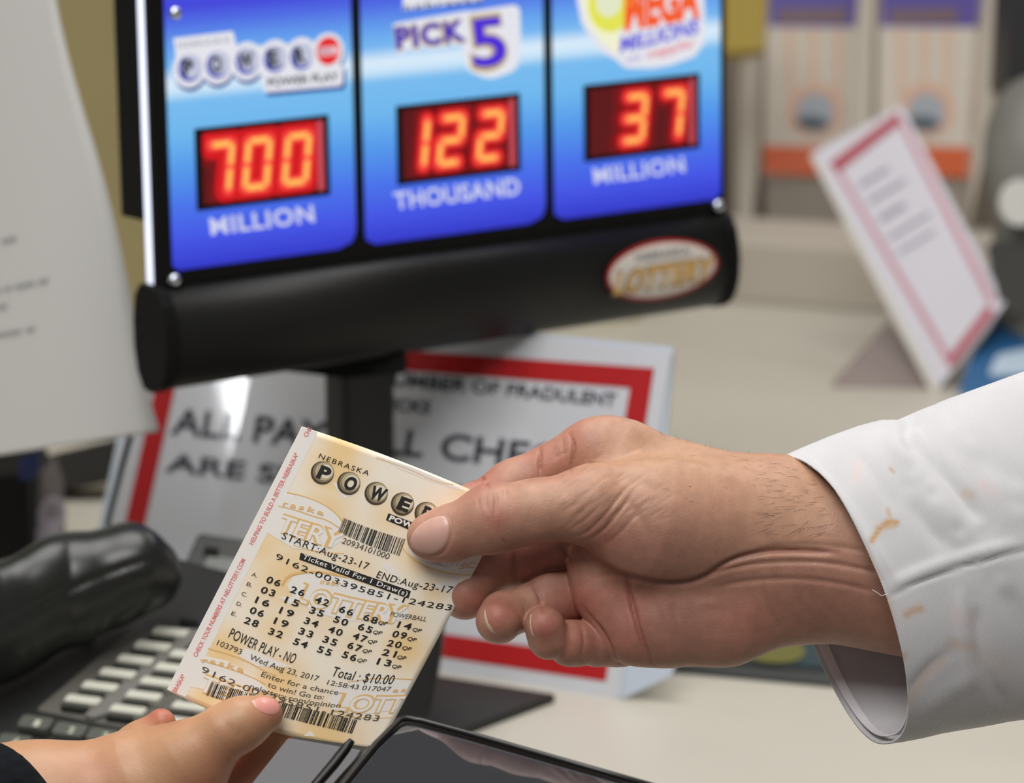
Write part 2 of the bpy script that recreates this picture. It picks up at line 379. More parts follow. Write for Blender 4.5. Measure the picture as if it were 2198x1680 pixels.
# number windows
c_core = emis('digit_core', (255, 188, 92), 1.0); c_mid = emis('digit_glow', (255, 78, 66), 1.0); c_out = emis('digit_halo', (212, 16, 26), 1.0); c_far = emis('digit_far_halo', (120, 8, 16), 1.0)
SEG = {'7': 'abc', '0': 'abcdef', '1': 'bc', '2': 'abged', '3': 'abgcd', ' ': ''}
WIN = [[(420, 280), (700, 250), (702, 412), (425, 450)], [(852, 232), (1110, 203), (1112, 360), (855, 395)], [(1255, 185), (1495, 162), (1497, 315), (1255, 342)]]
NUM = ['700', '122', ' 37']
m_well = mat('red_filter', (52, 6, 12), 0.3, emit=0.16, ecol=(190, 10, 30)); m_strip = mat('pink_edge_reflection', (200, 80, 95), 0.4, emit=0.35, ecol=(200, 70, 90))
for wi, (wn, num) in enumerate(zip(WIN, NUM)):
    c = np.array([s_inv(*p) for p in wn])           # TL TR BR BL in u, v
    u0, u1 = c[[0, 3], 0].mean(), c[[1, 2], 0].mean(); v1, v0 = c[[0, 1], 1].mean(), c[[2, 3], 1].mean()
    wd, ht = u1 - u0, v1 - v0
    fr = sbox('number_window', u0 - .001, u1 + .001, v0 - .001, v1 + .001, 0.0003, 0.0012, m_blk2)
    def wuv(x, y, a): return suv(u0 + np.asarray(x, float) * wd, v0 + np.asarray(y, float) * ht, a)
    q = wuv([.03, .965, .965, .03], [.045, .045, .965, .965], 0.0014); mk('red_filter', q, [[0, 1, 2, 3]], m_well, fr)
    q = wuv([.915, .965, .965, .915], [.05, .05, .96, .96], 0.00165); mk('painted_edge_reflection', q, [[0, 1, 2, 3]], m_strip, fr)  # reflection of the lit panel, painted as a faintly glowing pink strip
    def seg_poly(cx, s, ext, wdt):
        L = {'a': ((-.068, .30), (.068, .30)), 'g': ((-.068, 0), (.068, 0)), 'd': ((-.068, -.30), (.068, -.30)), 'b': ((.082, .285), (.082, .03)), 'c': ((.082, -.03), (.082, -.285)), 'f': ((-.082, .285), (-.082, .03)), 'e': ((-.082, -.03), (-.082, -.285))}[s]
        a, b = [np.array([p[0] * wd + p[1] * 0.13 * ht, p[1] * ht]) for p in L]
        d = (b - a) / np.linalg.norm(b - a); n_ = np.array([-d[1], d[0]]); out = []
        e_ = wdt * 0.5
        for p, sg in ((a, -1), (b, 1)):
            for t in np.linspace(-90, 90, 7) * sg if True else ():
                t_ = math.radians(t); out.append(p + d * sg * (e_ * math.cos(t_) * 0.9 + ext) + n_ * e_ * math.sin(t_) * (1))
        # order: start cap then end cap
        A_ = out[:7]; B_ = out[7:]
        pts = A_[::-1] + B_[::-1]
        P2 = np.array(pts); ctr = P2.mean(0); an = np.arctan2(*(P2 - ctr).T[::-1]); P2 = P2[np.argsort(an)]
        return P2 + [u0 + cx * wd, v0 + 0.5 * ht]
    for ci, ch in zip((.155 if wi == 0 else .13, .445 if wi == 0 else .42, .75), num):
        if ch == ' ': continue
        for nm, mt_, ext, wdt, a_ in (('far_halo', c_far, .003, .022 if wi == 0 else .0165, .00145), ('halo', c_out, .0008, .0150 if wi == 0 else .0098, .00156), ('digit_glow', c_mid, .0005, .0062, .0019), ('digit', c_core, -.0012, .0030, .0022)):
            bg = Bag()
            for k_, s_ in enumerate(SEG[ch]):
                q = seg_poly(ci, s_, ext, wdt); q[:, 0] = np.clip(q[:, 0], u0 + wd * .035, u0 + wd * .915); q[:, 1] = np.clip(q[:, 1], v0 + ht * .05, v0 + ht * .96); bg.add(suv(q[:, 0], q[:, 1], a_ + k_ * 0.00001), [list(range(len(q)))])
            bg.build(nm, mt_, fr)
m_lil = emis('backlit_lilac', (206, 210, 242), 0.95); m_wht = emis('backlit_white', (232, 232, 240), 0.95)
def stext(name, m, *a, **k):
    b = Bag(); k.setdefault('off', 0.0012); text(b, *a[:3], sp, **k); return b.build(name, m, jd)
stext('unit_word', m_lil, 'MILLION', [(453, 504), (676, 475)], 37, bold=.028, sp=1.1)
stext('unit_word', m_lil, 'THOUSAND', [(848, 449), (1118, 416)], 37, bold=.028, sp=1.06)
stext('unit_word', m_lil, 'MILLION', [(1276, 394), (1471, 368)], 34, bold=.028, sp=1.1)
def disc(u, v, r, off, n=28): 
    t = np.linspace(0, 2 * math.pi, n, endpoint=False); return suv(u + r * np.cos(t), v + r * np.sin(t), off)
def sdisc(b, x, y, r, off, dx=0, dy=0):
    u, v = s_inv(x, y); b.add(disc(u + dx, v + dy, r, off), [list(range(28))])
# first logo: lettered balls on a white cut-out
b = Bag(); sh = Bag(); balls = [(405, 146), (465, 139), (528, 131), (588, 126), (645, 121), (702, 111)]
for (x, y) in balls: sdisc(b, x, y, .0098, .0009); sdisc(sh, x + 3, y + 8, .0098, .0006)
b.poly([(372, 82), (500, 67), (508, 100), (700, 92), (700, 150), (560, 160), (500, 150), (380, 150), (375, 104)], sp, .00092)
b.poly(rrect([(562, 150), (738, 140), (735, 184), (566, 199)], 8), sp, .00094); sh.poly(rrect([(568, 156), (744, 146), (741, 192), (572, 207)], 8), sp, .00061)
b.build('logo_backing', m_wht, jd); sh.build('logo_shadow_print', emis('print_navy', (30, 70, 150), 0.9), jd)
b = Bag()
for (x, y) in balls[:5]: sdisc(b, x, y, .0068, .0011)
b.build('ball_ring', emis('print_blue', (70, 78, 190), .9), jd)
b = Bag()
for (x, y) in balls[:5]: sdisc(b, x + 3, y - 4, .0060, .0013)
b.build('ball_face', emis('print_ball', (196, 200, 222), .95), jd)
b = Bag(); sdisc(b, 702, 109, .0072, .0012); b.build('red_ball', emis('print_red', (226, 40, 44), 1), jd)
b = Bag(); u, v = s_inv(702, 109); q = rrect([(u - .006, v - .0022), (u + .006, v - .0022), (u + .006, v + .0022), (u - .006, v + .0022)], .001); b.add(suv(q[:, 0], q[:, 1], .0014), [list(range(len(q)))]); b.build('red_ball_band', emis('print_pink', (240, 190, 196), 1), jd)
stext('ball_lettering', emis('print_grey', (150, 120, 140), 1), 'BALL', [(688, 117), (717, 114)], 13, off=.0016, bold=.02)
m_ink = emis('print_black', (22, 22, 40), 1)
for (x, y), ch in zip(balls, 'POWER'): stext('ball_letter', m_ink, ch, [(x - 11 - (4 if ch == 'W' else 0), y + 16), (x + 13 + (4 if ch == 'W' else 0), y + 13)], 34, off=.0016, bold=.045)
stext('logo_lettering', emis('print_grey2', (120, 125, 140), 1), 'NEBRASKA', [(382, 104), (494, 91)], 13, off=.0016, sp=1.2)
stext('logo_lettering', emis('print_dark', (66, 66, 78), 1), 'POWER PLAY', [(575, 186), (728, 172)], 18, off=.0016, bold=.03)
# second logo
b = Bag(); text(b, 'PICK', [(850, 105), (1004, 86)], 48, sp, off=.0009, bold=.14, sp=1.12); text(b, '5', [(1008, 150), (1100, 138)], 116, sp, off=.00092, bold=.10)
b.poly(rrect([(846, 50), (1010, 22), (1022, 80), (850, 110)], 10), sp, .00094); b.poly([(865, 22), (1036, 0), (1040, -30), (865, -20)], sp, .00095)
b.poly(rrect([(990, 28), (1116, 8), (1118, 90), (1112, 150), (1050, 172), (1000, 150), (992, 90)], 20), sp, .00096)
b.build('logo_backing', m_wht, jd)
stext('logo_outline', emis('print_gold', (186, 160, 90), 1), 'PICK', [(850, 105), (1004, 86)], 46, off=.0012, bold=.075, sp=1.12)
stext('logo_lettering', emis('print_violet', (70, 48, 180), 1), 'PICK', [(852, 103), (1002, 85)], 44, off=.0015, bold=.04, sp=1.12)
stext('logo_outline', emis('print_gold', (186, 160, 90), 1), '5', [(1012, 148), (1094, 138)], 112, off=.0012, bold=.055)
stext('logo_lettering', emis('print_violet2', (74, 42, 214), 1), '5', [(1018, 143), (1090, 134)], 104, off=.0015, bold=.02)
stext('logo_lettering', emis('print_dark', (66, 66, 78), 1), 'nebraska', [(868, 24), (1036, 6)], 18, off=.0014, bold=.01, sp=1.25)
# third logo
b = Bag(); b.poly([(1238, -60), (1238, 0), (1248, 50), (1270, 84), (1286, 108), (1322, 128), (1342, 146), (1400, 147), (1440, 140), (1490, 122), (1511, 95), (1513, 30), (1508, -60)], sp, .0009); b.build('logo_backing', m_wht, jd)
b = Bag(); b.poly([(1248, -60), (1250, 4), (1262, 50), (1290, 88), (1326, 118), (1330, 60), (1340, -60)], sp, .0011); b.build('logo_flare', emis('print_cream', (240, 240, 206), 1), jd)
b = Bag(); sdisc(b, 1310, 6, .0158, .0013); b.build('plain_yellow_ball', emis('print_yellow', (226, 226, 84), 1), jd)
b = Bag(); sdisc(b, 1303, 2, .0085, .0015); b.build('yellow_ball_highlight', emis('print_pale', (226, 230, 200), 1), jd)
stext('logo_lettering', emis('print_orange', (244, 92, 40), 1), 'MEGA', [(1340, 62), (1502, 32)], 88, off=.0017, bold=.055, up=(0.02, -1))
stext('logo_lettering', emis('print_blue2', (92, 84, 214), 1), 'MILLIONS', [(1330, 112), (1498, 71)], 33, off=.0017, bold=.035, up=(0.12, -1))
stext('logo_lettering', emis('print_salmon', (226, 150, 160), 1), 'megaplier', [(1388, 126), (1490, 100)], 20, off=.0017, bold=.03, up=(0.12, -1))
stext('logo_lettering', emis('print_lilac2', (176, 170, 220), 1), 'with', [(1342, 136), (1374, 129)], 16, off=.0017, bold=.02, up=(0.12, -1))
# panel screws
m_scr = mat('chrome_screw', (210, 215, 225), 0.15, metal=1.0)
for (x, y) in ((372, 28), (370, 600), (1537, 441)):
    u, v = s_inv(x, y); V = []; Fc = []
    for j, (rr, a_) in enumerate(((.0036, .0004), (.0036, .002), (.0030, .0036), (.0016, .0045))): V.append(disc(u, v, rr, a_, 20))
    V = np.vstack(V + [suv(np.array([u]), np.array([v]), .0048)])
    for j in range(3): Fc += [[j * 20 + k, j * 20 + (k + 1) % 20, (j + 1) * 20 + (k + 1) % 20, (j + 1) * 20 + k] for k in range(20)]
    Fc += [[60 + k, 60 + (k + 1) % 20, 80] for k in range(20)]; mk('standoff_screw', V, Fc, m_scr, jd, smooth=True)
# rounded lower housing, profile = (towards viewer, down)
prof = np.array([(-.0125, .000), (0.0005, .0005), (.0055, .003), (.0095, .009), (.0115, .017), (.0125, .026), (.0118, .035), (.0095, .043), (.0055, .049), (0, .0525), (-.006, .0535), (-.0125, .052), (-.0175, .044), (-.020, .032), (-.020, .018), (-.0175, .006)])
def rollp(u, a, b): return SO + u * SU - b * SV + a * SN
V = np.array([rollp(u, a, b) for u in (0.0035, W3 - .0030) for a, b in chaikin(np.vstack([prof, prof[:1]]), 1)[:-1]]); n = len(V) // 2
Fc = [list(range(n)), list(range(2 * n - 1, n - 1, -1))] + [[i, n + i, n + (i + 1) % n, (i + 1) % n] for i in range(n)]
m_roll = mat('black_anodised', (13, 13, 11), 0.45, spec=.35, var=0.1, vscale=30, bump=0.00001, bscale=4000)
o = mk('lower_housing', V, Fc, m_roll, jd); o.data.polygons.foreach_set('use_smooth', [False, False] + [True] * n)
pc2 = (prof - prof.mean(0)) * 1.03 + prof.mean(0)
V = np.array([rollp(u, a, b) for u in (-0.0035, 0.0036) for a, b in pc2]); n = len(pc2)
mk('end_cap', V, [list(range(n)), list(range(2 * n - 1, n - 1, -1))] + [[i, n + i, n + (i + 1) % n, (i + 1) % n] for i in range(n)], m_blk2, jd, bevel=.0006)
V = V + SU * (W3 - .0035) ; mk('end_cap', V, [list(range(n)), list(range(2 * n - 1, n - 1, -1))] + [[i, n + i, n + (i + 1) % n, (i + 1) % n] for i in range(n)], m_blk2, jd, bevel=.0006)
pf = chaikin(prof[1:10], 2)
def rp(x, y, off=0.0):
    u, v = s_inv(x, y, .0105); a = np.interp(-v, pf[:, 1], pf[:, 0]); return SO + u[:, None] * SU + v[:, None] * SV + (a + off)[:, None] * SN
def ell(cx, cy, a, b, rot, n=48):
    t = np.linspace(0, 2 * math.pi, n, endpoint=False); c, s_ = math.cos(rot), math.sin(rot); x = a * np.cos(t); y = b * np.sin(t); return np.stack([cx + x * c - y * s_, cy + x * s_ + y * c], 1)
def ell_mesh(bag, cx, cy, a, b, rot, mp, off, rings=7):
    V = [np.array([[cx, cy]])]; Fc = []
    for r in range(1, rings + 1): V.append(ell(cx, cy, a * r / rings, b * r / rings, rot))
    V = np.vstack(V)
    Fc += [[0, 1 + k, 1 + (k + 1) % 48] for k in range(48)]
    for r in range(rings - 1): Fc += [[1 + r * 48 + k, 1 + (r + 1) * 48 + k, 1 + (r + 1) * 48 + (k + 1) % 48, 1 + r * 48 + (k + 1) % 48] for k in range(48)]
    bag.add(mp(V[:, 0], V[:, 1], off), Fc)
for nm, a, b_, off, mt_ in (('oval_badge', 122, 63, .0005, mat('badge_red', (168, 36, 32), .35)), ('badge_face', 115, 56, .0007, mat('badge_white', (215, 208, 200), .35))):
    b = Bag(); ell_mesh(b, 1416, 579, a, b_, math.radians(-11), rp, off); b.build(nm, mt_, jd)
b = Bag(); text(b, 'LOTTERY', [(1308, 632), (1522, 597)], 52, rp, off=.0009, bold=.06, up=(.22, -1)); b.build('badge_outline', mat('badge_dark', (120, 92, 60), .4), jd)
b = Bag(); text(b, 'LOTTERY', [(1312, 630), (1519, 596)], 49, rp, off=.0011, bold=.028, up=(.22, -1)); b.build('badge_lettering', mat('badge_gold', (222, 176, 98), .35), jd)
b = Bag(); text(b, 'NEBRASKA', [(1362, 560), (1478, 543)], 17, rp, off=.0009, bold=.02, sp=1.1); b.build('badge_lettering', mat('badge_grey', (128, 128, 130), .4), jd)
# post, collar and foot
pw = 74 * d_pole / F
def zpole(x, y, d): return P(np.array([float(x)]), np.array([float(y)]), np.array([d]))[0]
top = zpole(771, 770, d_pole); ztop = top[2]
ca, sa = math.cos(.62), math.sin(.62)
def rotbox(cx, cy, hx, hy, z0, z1, r=0.006):
    q = rrect([(-hx, -hy), (hx, -hy), (hx, hy), (-hx, hy)], r, 5); q = np.stack([cx + q[:, 0] * ca - q[:, 1] * sa, cy + q[:, 0] * sa + q[:, 1] * ca], 1)
    return prism(np.hstack([q, np.full((len(q), 1), z1)]), np.hstack([q, np.full((len(q), 1), z0)]))
mk('post', *rotbox(top[0], top[1], .0170, .011, ZC + .010, ztop + .05), m_blk, jd)
cl = P(np.array([612, 868, 872, 868, 740, 660, 612.]), np.array([790, 756, 776, 800, 812, 802, 797.]), np.full(7, 1.950))
mk('post_collar', *prism(cl, cl + FW * .03), m_blk2, jd, bevel=.002)
cp = COUNTER(np.array([560, 900, 1192, 1015, 840, 560.]), np.array([1470, 1462, 1508, 1574, 1640, 1600.]))
mk('base_plate', *prism(cp + [0, 0, .005], cp), mat('base_black', (26, 27, 25), .5), jd, bevel=.001)
fp = zpole(905, 1535, 1.86)
q = P(np.array([800, 925, 958, 948, 925, 800.]), np.array([1200, 1195, 1250, 1400, 1545, 1560.]), np.full(6, 1.84))
q[:, 2] = np.maximum(q[:, 2], ZC + .01)
mk('cable_box', *prism(q, q + FW * .05), m_blk, jd, bevel=.003)

# ================================================================== notice about cheques
bl = COUNTER(np.array([200.0]), np.array([1322.0]))[0]; br = COUNTER(np.array([1320.0]), np.array([1500.0]))[0]
hd = (br - bl) / np.linalg.norm(br - bl); bk = np.array([-hd[1], hd[0], 0]); bk = bk if bk[1] > 0 else -bk
al = math.radians(20); upv = math.cos(al) * np.array([0, 0, 1]) + math.sin(al) * bk
NP = Plane(br, np.cross(hd, upv))
m_paper = mat('notice_paper', (196, 198, 203), 0.5, coat=0.5, spec=.1); m_red = mat('notice_red', (170, 34, 36), 0.6, coat=.4, spec=.1); m_tx = mat('notice_ink', (52, 55, 64), 0.6, coat=.4, spec=.1)
nt_ = thing('counter_notice', 'red bordered printed notice about fraudulent cheques leaning behind the display post', 'sign', tuple((bl + br) / 2))
sh_ = slab('sheet', rrect([(332, 640), (1442, 752), (1330, 1503), (180, 1330)], 10), NP, .0015, m_paper, nt_)
slab('acrylic_sleeve', rrect([(320, 632), (1446, 745), (1392, 1400), (1350, 1470), (1330, 1509), (168, 1330)], 8), NP, .002, mat('clear_sleeve', (188, 198, 210), 0.15), nt_, off=-.0017)
TL, TR, BR_, BL_ = np.array([358, 715.]), np.array([1404, 790.]), np.array([1300, 1462.]), np.array([228, 1303.])
TLi, TRi, BRi, BLi = np.array([386, 762.]), np.array([1352, 832.]), np.array([1258, 1404.]), np.array([280, 1262.])
TLi[:] = (392, 758); 
for a, b_, c, d in ((TL, TR, TRi, TLi), (TR, BR_, BRi, TRi), (BR_, BL_, BLi, BRi), (BL_, TL, TLi, BLi)):
    slab('border', [a, b_, c, d], NP, .0002, m_red, nt_, off=.0004)
def mirror(x, y):
    p = NP(np.array([float(x)]), np.array([float(y)]))[0]; d = p - CAM; d /= np.linalg.norm(d); r = d - 2 * (d @ NP.n) * NP.n; return p + r * 2.3
_a, _b = mirror(530, 790), mirror(596, 1090); _c = (_a + _b) / 2; _p = NP(np.array([550.0]), np.array([940.0]))[0]
zl = Vector(tuple(_c - _p)).normalized(); xl = Vector(tuple(_b - _a)); ln_ = xl.length; xl = (xl - zl * xl.dot(zl)).normalized(); yl = zl.cross(xl)
from mathutils import Matrix
wl = area('added_streak_light', tuple(_c), tuple(_p), ln_, .065, 2.4, (.95, .98, 1)); wl.rotation_euler = Matrix((xl, yl, zl)).transposed().to_euler()  # unseen lamp added to mirror a white streak in the notice sleeve
def ntext(s, base, h, **k): b = Bag(); text(b, s, base, h, NP, off=.0006, up=(.17, -1), **k); b.build('notice_text', m_tx, nt_)
ntext('NUMBER OF FRADULENT', [(800, 822), (1080, 848), (1320, 871)], 28, bold=.02)
ntext('CHECKS', [(770, 873), (922, 886)], 26, bold=.02)
ntext('ALL PAYROLL', [(366, 930), (905, 980)], 58, bold=.02)
ntext('CHECKS', [(942, 984), (1310, 1022)], 58, bold=.02)
ntext('ARE SUBJECT TO', [(354, 1010), (700, 1048), (1010, 1085)], 40, bold=.02)
# thin dark cable at its left edge
cq = P(np.array([311, 290, 262, 234, 222.]), np.array([812, 900, 1000, 1110, 1190.]), np.array([1.99, 1.98, 1.97, 1.96, 1.95]))
o = mk('cable', *tube(cq, .0016, 10), mat('cable_black', (20, 24, 22), .5), smooth=True); tag(o, 'thin black cable hanging at the left edge of the red bordered notice', 'cable')
# big white sheet at the left
edge_r = chaikin([(112, -40), (138, 90), (172, 215), (214, 350), (250, 490), (282, 640), (305, 800), (343, 926)], 2)
ys = edge_r[:, 1]; V = []; nc = 14
for (x, y) in edge_r:
    for k in range(nc): f = k / (nc - 1); xx = -160 + (x + 160) * f; V.append(P(np.array(xx), np.array(y + (1 - f) * (75 if y > 900 else 75 * max(0, (y + 40)) / 966)), np.array(1.985 - .05 * math.sin(min(max((xx + 160) / 420, 0), 1) * 1.5))))
V = np.array(V); n = len(edge_r)
Fc = [[i * nc + k, (i + 1) * nc + k, (i + 1) * nc + k + 1, i * nc + k + 1] for i in range(n - 1) for k in range(nc - 1)]
ws = mk('printed_sheet', V, Fc, mat('white_paper', (188, 187, 184), .55), smooth=True, solid=.0004); tag(ws, 'large white printed sheet with faint grey lines at the left', 'paper')
wm = lambda x, y, off=0: P(np.asarray(x, float), np.asarray(y, float), 1.985 - .05 * np.sin(np.clip((np.asarray(x, float) + 160) / 420, 0, 1) * 1.5) - .001 - off)
for ba, ws_ in (([(-60, 536), (34, 514)], (5, 3)), ([(-150, 657), (103, 604)], (6, 4, 3, 5, 2, 6, 3)), ([(-100, 672), (15, 660)], (4, 6)), ([(-110, 742), (74, 708)], (5, 3, 6, 2))):
    b = Bag(); tot = sum(ws_) + len(ws_) - 1; p0, p1 = np.array(ba, float); q0 = 0     # unreadable print: rows of word strokes
    for w_ in ws_:
        a_, c_ = p0 + (p1 - p0) * q0 / tot, p0 + (p1 - p0) * (q0 + w_) / tot; b.poly([a_, c_, c_ - [0, 8], a_ - [0, 8]], wm, 0); q0 += w_ + 1
    b.build('print_line', mat('faint_ink', (150, 149, 147), .6), ws)
# ================================================================== behind the phone: dark stand, leaflet
def gp(x, y, z=0.0):
    q = Plane((0, 2, ZC + z), (0, 0, 1))(np.array([float(x)]), np.array([float(y)]))[0]; return q
c0 = gp(-150, 1250); c1 = gp(68, 1232)
o = mk('stand_box', *prism(np.array([c0, c1, c1 + [0, .09, 0], c0 + [0, .09, 0]]) + [0, 0, .062], np.array([c0, c1, c1 + [0, .09, 0], c0 + [0, .09, 0]])), m_blk2, bevel=.003)
tag(o, 'black box at the far left behind the telephone handset', 'box')
c0 = gp(125, 1010); 
q = P(np.array([60, 250, 262, 262, 150, 60.]), np.array([985, 940, 948, 1030, 1050, 1060.]), np.full(6, 2.36)); 
o = hold_ = mk('dark_holder', *prism(q, q + FW * .04), mat('holder_dark', (30, 27, 24), .7), bevel=.002); tag(o, 'very dark brown holder under the large white sheet', 'holder')
LQ = Plane(gp(100, 1215), FW * -1 + np.array([.1, 0, .35]))
lf = slab('leaflet', [(72, 1032), (118, 975), (136, 1030), (142, 1190), (72, 1215)], LQ, .0015, mat('leaflet_brown', (74, 66, 62), .6)); tag(lf, 'small brown leaflet with a pale round emblem behind the phone handset', 'leaflet')
b = Bag(); ell_mesh(b, 112, 1105, 30, 40, .2, LQ, .0008); b.build('emblem', mat('emblem_grey', (122, 115, 122), .5), lf)
b = Bag(); ell_mesh(b, 114, 1095, 17, 20, .2, LQ, .0012); b.build('emblem_core', mat('emblem_dark', (88, 78, 82), .5), lf)
b = Bag(); ell_mesh(b, 104, 1150, 28, 44, .3, LQ, .0010); b.build('emblem', MATS['emblem_grey'], lf)
bq = P(np.array([38, 86, 86, 70, 42.]), np.array([985, 968, 1005, 1028, 1032.]), np.full(5, 2.1))
slab('blue_tag', [(38, 985), (86, 968), (86, 1005), (70, 1028), (42, 1032)], Plane(bq[0], -FW), .003, mat('navy_plastic', (22, 34, 78), .5), hold_)

# ================================================================== desk telephone
ph_o = gp(200, 1540, .055)
PH = Plane(ph_o, (-.16, -.30, 1))
m_ph = mat('phone_charcoal', (40, 41, 38), .5, bump=.00003, bscale=1500); m_phd = mat('phone_dark', (24, 25, 23), .55); m_key = mat('key_label_white', (196, 196, 182), .5); m_keyd = mat('key_grey', (84, 87, 80), .5)
ph = thing('desk_telephone', 'black multi-line desk telephone with pale line keys at the lower left', 'telephone', (ph_o[0], ph_o[1], ZC))
slab_dn('base', rrect([(-120, 1330), (330, 1180), (640, 1260), (600, 1480), (420, 1740), (-160, 1700)], 20), PH, ZC, m_phd, ph, bevel=.003)
slab('key_bed', rrect([(296, 1338), (520, 1358), (430, 1500), (262, 1562), (76, 1524)], 12), PH, .003, mat('bed_grey', (92, 90, 84), .5), ph, off=.0012)
slab('key_rail', [(402, 1348), (436, 1352), (262, 1520), (200, 1540), (180, 1534)], PH, .0015, mat('rail_grey', (112, 110, 106), .5), ph, off=.0030)
slab('keypad_bed', rrect([(70, 1535), (262, 1568), (200, 1690), (-60, 1660)], 10), PH, .003, m_ph, ph, off=.0014)
def key(cx, cy, wx, wy, hx, hy, m, name='line_key', r=4, h=.005, label=None):
    c = np.array([cx, cy]); a = np.array([wx, wy]) / 2; b = np.array([hx, hy]) / 2
    pts = rrect([c - a - b, c + a - b, c + a + b, c - a + b], r, 3); top = PH(pts[:, 0], pts[:, 1], h); bot = PH(pts[:, 0], pts[:, 1], h) - PH.n * .0035
    return mk(name, *prism(top, bot), m, ph, label=label)
cols = [[(366, 1354), (328, 1384), (291, 1414), (253, 1443), (215, 1471), (178, 1500)], [(404, 1404), (372, 1432), (340, 1462), (309, 1491), (275, 1521)], [(440, 1482), (408, 1514), (372, 1544)]]
for c in cols:
    for (x, y) in c:
        key(x, y, 72, 9, -12, 14, m_key); key(x - 20, y + 15, 54, 7, -6, 7, mat('key_gap', (38, 40, 34), .6), 'key_gap', 2, .0042)
for (x, y, t) in ((76, 1549, '1'), (150, 1564, '2'), (30, 1588, '4'), (222, 1576, '3'), (-40, 1560, '*')):
    if t == '*': continue
    k = key(x, y, 66, 9, -16, 24, m_keyd, 'number_key', 7, .006)
    b = Bag(); text(b, t, [(x - 6, y + 8), (x + 6, y + 9)], 15, PH, off=.0064, up=(.45, -.8), bold=.04); b.build('key_figure', mat('figure_pale', (188, 190, 170), .5), k)
slab('directory_strip', [(60, 1326), (74, 1322), (205, 1350), (186, 1372), (30, 1346)], PH, .001, mat('strip_tan', (116, 106, 82), .5), ph, off=.0025)
# display housing
dq = PH(np.array([440, 395, 380, 395, 545, 600.]), np.array([1150, 1160, 1290, 1318, 1350, 1170.]), .0); 
Dp = Plane(gp(430, 1320, .06), -FW * .8 + np.array([-.1, 0, .55]))
slab('display_housing', rrect([(426, 1142), (600, 1168), (560, 1345), (352, 1300)], 10), Dp, .018, m_ph, ph, bevel=.002)
slab('display_window', rrect([(446, 1192), (570, 1208), (545, 1300), (418, 1284)], 5), Dp, .001, mat('lcd_green', (46, 52, 42), .2), ph, off=.0008)
slab('display_notch', [(440, 1172), (470, 1176), (466, 1196), (436, 1192)], Dp, .001, m_blk2, ph, off=.0010)
slab('indicator', [(388, 1326), (425, 1331), (424, 1342), (384, 1338)], PH, .001, m_blk2, ph, off=.003)
# handset: body swept along an arc with a bulging earpiece
hs = Body([(40, 30, [Cap((-260, 1480, 60), (0, 1334, 60), 118, 116, .7), Cap((0, 1334, 60), (150, 1262, 60), 116, 112, .7), Cap((150, 1262, 60), (278, 1218, 36), 112, 90, .75), Cap((278, 1218, 36), (322, 1226, 6), 88, 62, .9), Cap((240, 1290, 0), (320, 1246, 0), 60, 56)])])
def hdep(x):
    x = np.clip(x, -260, 330); y = np.interp(x, [-260, 0, 150, 330], [1470, 1318, 1250, 1222]) + 30
    return (PH(x, y, .030) - CAM) @ FW
V, Q, N = hs.mesh((-330, 1080, -130), (440, 1620, 190), 7.0)
V = sculpt(V, N, [([(-100, 1400), (60, 1310), (190, 1245), (300, 1205), (345, 1195)], -4, 7)])
hd_ = mk('telephone_handset', P(V[:, 0], V[:, 1], hdep(V[:, 0]) - (V[:, 2] - 40) / 4400), Q, mat('handset_black', (30, 32, 30), .3, bump=.00003, bscale=1500), smooth=True)
tag(hd_, 'black telephone handset resting across the left side of the desk telephone', 'handset')
hd_.parent = None
# ================================================================== right background
# two ticket dispensers
def dispenser(x0, lab, xs=1.0):
    dd = 3.22
    TP = Plane(P(np.array([1700.0]), np.array([500.0]), np.array([dd]))[0], -FW * 1.0 + np.array([0, 0, .12]))
    bx = gp(x0, 545)
    t = thing('ticket_dispenser', lab, 'dispenser', tuple(TP(np.array([x0]), np.array([520.]))[0]))
    L = lambda pts: [(x0 + p[0] * xs, p[1]) for p in pts]
    slab('ticket_strip', L([(-102, -60), (118, -60), (112, 60), (92, 380), (-120, 375), (-112, 60)]), TP, .004, mat('ticket_white', (214, 205, 192), .5), t)
    slab('ticket_header', L([(-104, -60), (120, -60), (114, 58), (-108, 56)]), TP, .0005, mat('header_violet', (86, 70, 158), .4), t, off=.0006)
    slab('header_band', L([(-90, 22), (60, 18), (62, 46), (-88, 48)]), TP, .0004, mat('header_brown', (120, 96, 92), .4), t, off=.0012)
    slab('ticket_footer', L([(-120, 312), (98, 316), (92, 382), (-118, 372)]), TP, .0005, mat('footer_orange', (214, 92, 36), .4), t, off=.0006)
    for q in (-70, -20, 32): slab('ticket_stripe', L([(q, 60), (q + 16, 60), (q + 14, 200), (q + 2, 200)]), TP, .0004, mat('stripe_peach', (222, 186, 160), .5), t, off=.0006)
    b = Bag(); ell_mesh(b, x0 - 8 * xs, 238, 60 * xs, 58, 0, TP, .0007); b.build('picture_halo', mat('halo_peach', (224, 178, 152), .5), t)
    b = Bag(); ell_mesh(b, x0 - 8 * xs, 242, 42 * xs, 44, 0, TP, .0010); b.build('picture_pale', mat('picture_grey', (168, 176, 186), .5), t)
    b = Bag(); ell_mesh(b, x0 - 14 * xs, 264, 36 * xs, 15, .1, TP, .0013); b.build('picture_dark', mat('picture_slate', (70, 84, 96), .5), t)
    slab('lower_tray', L([(-118, 376), (98, 384), (90, 540), (-110, 530)]), TP, .04, mat('tray_taupe', (150, 140, 130), .6), t, off=-.004)
    m_ac = mat('dispenser_acrylic', (205, 196, 182), .2)
    slab('side_panel', L([(-150, -60), (-120, -60), (-128, 300), (-150, 560), (-178, 560), (-172, 200)]), TP, .06, m_ac, t, off=.02)
    return t
d1 = dispenser(1758, 'clear ticket dispenser with violet topped ticket, nearer the jackpot display')
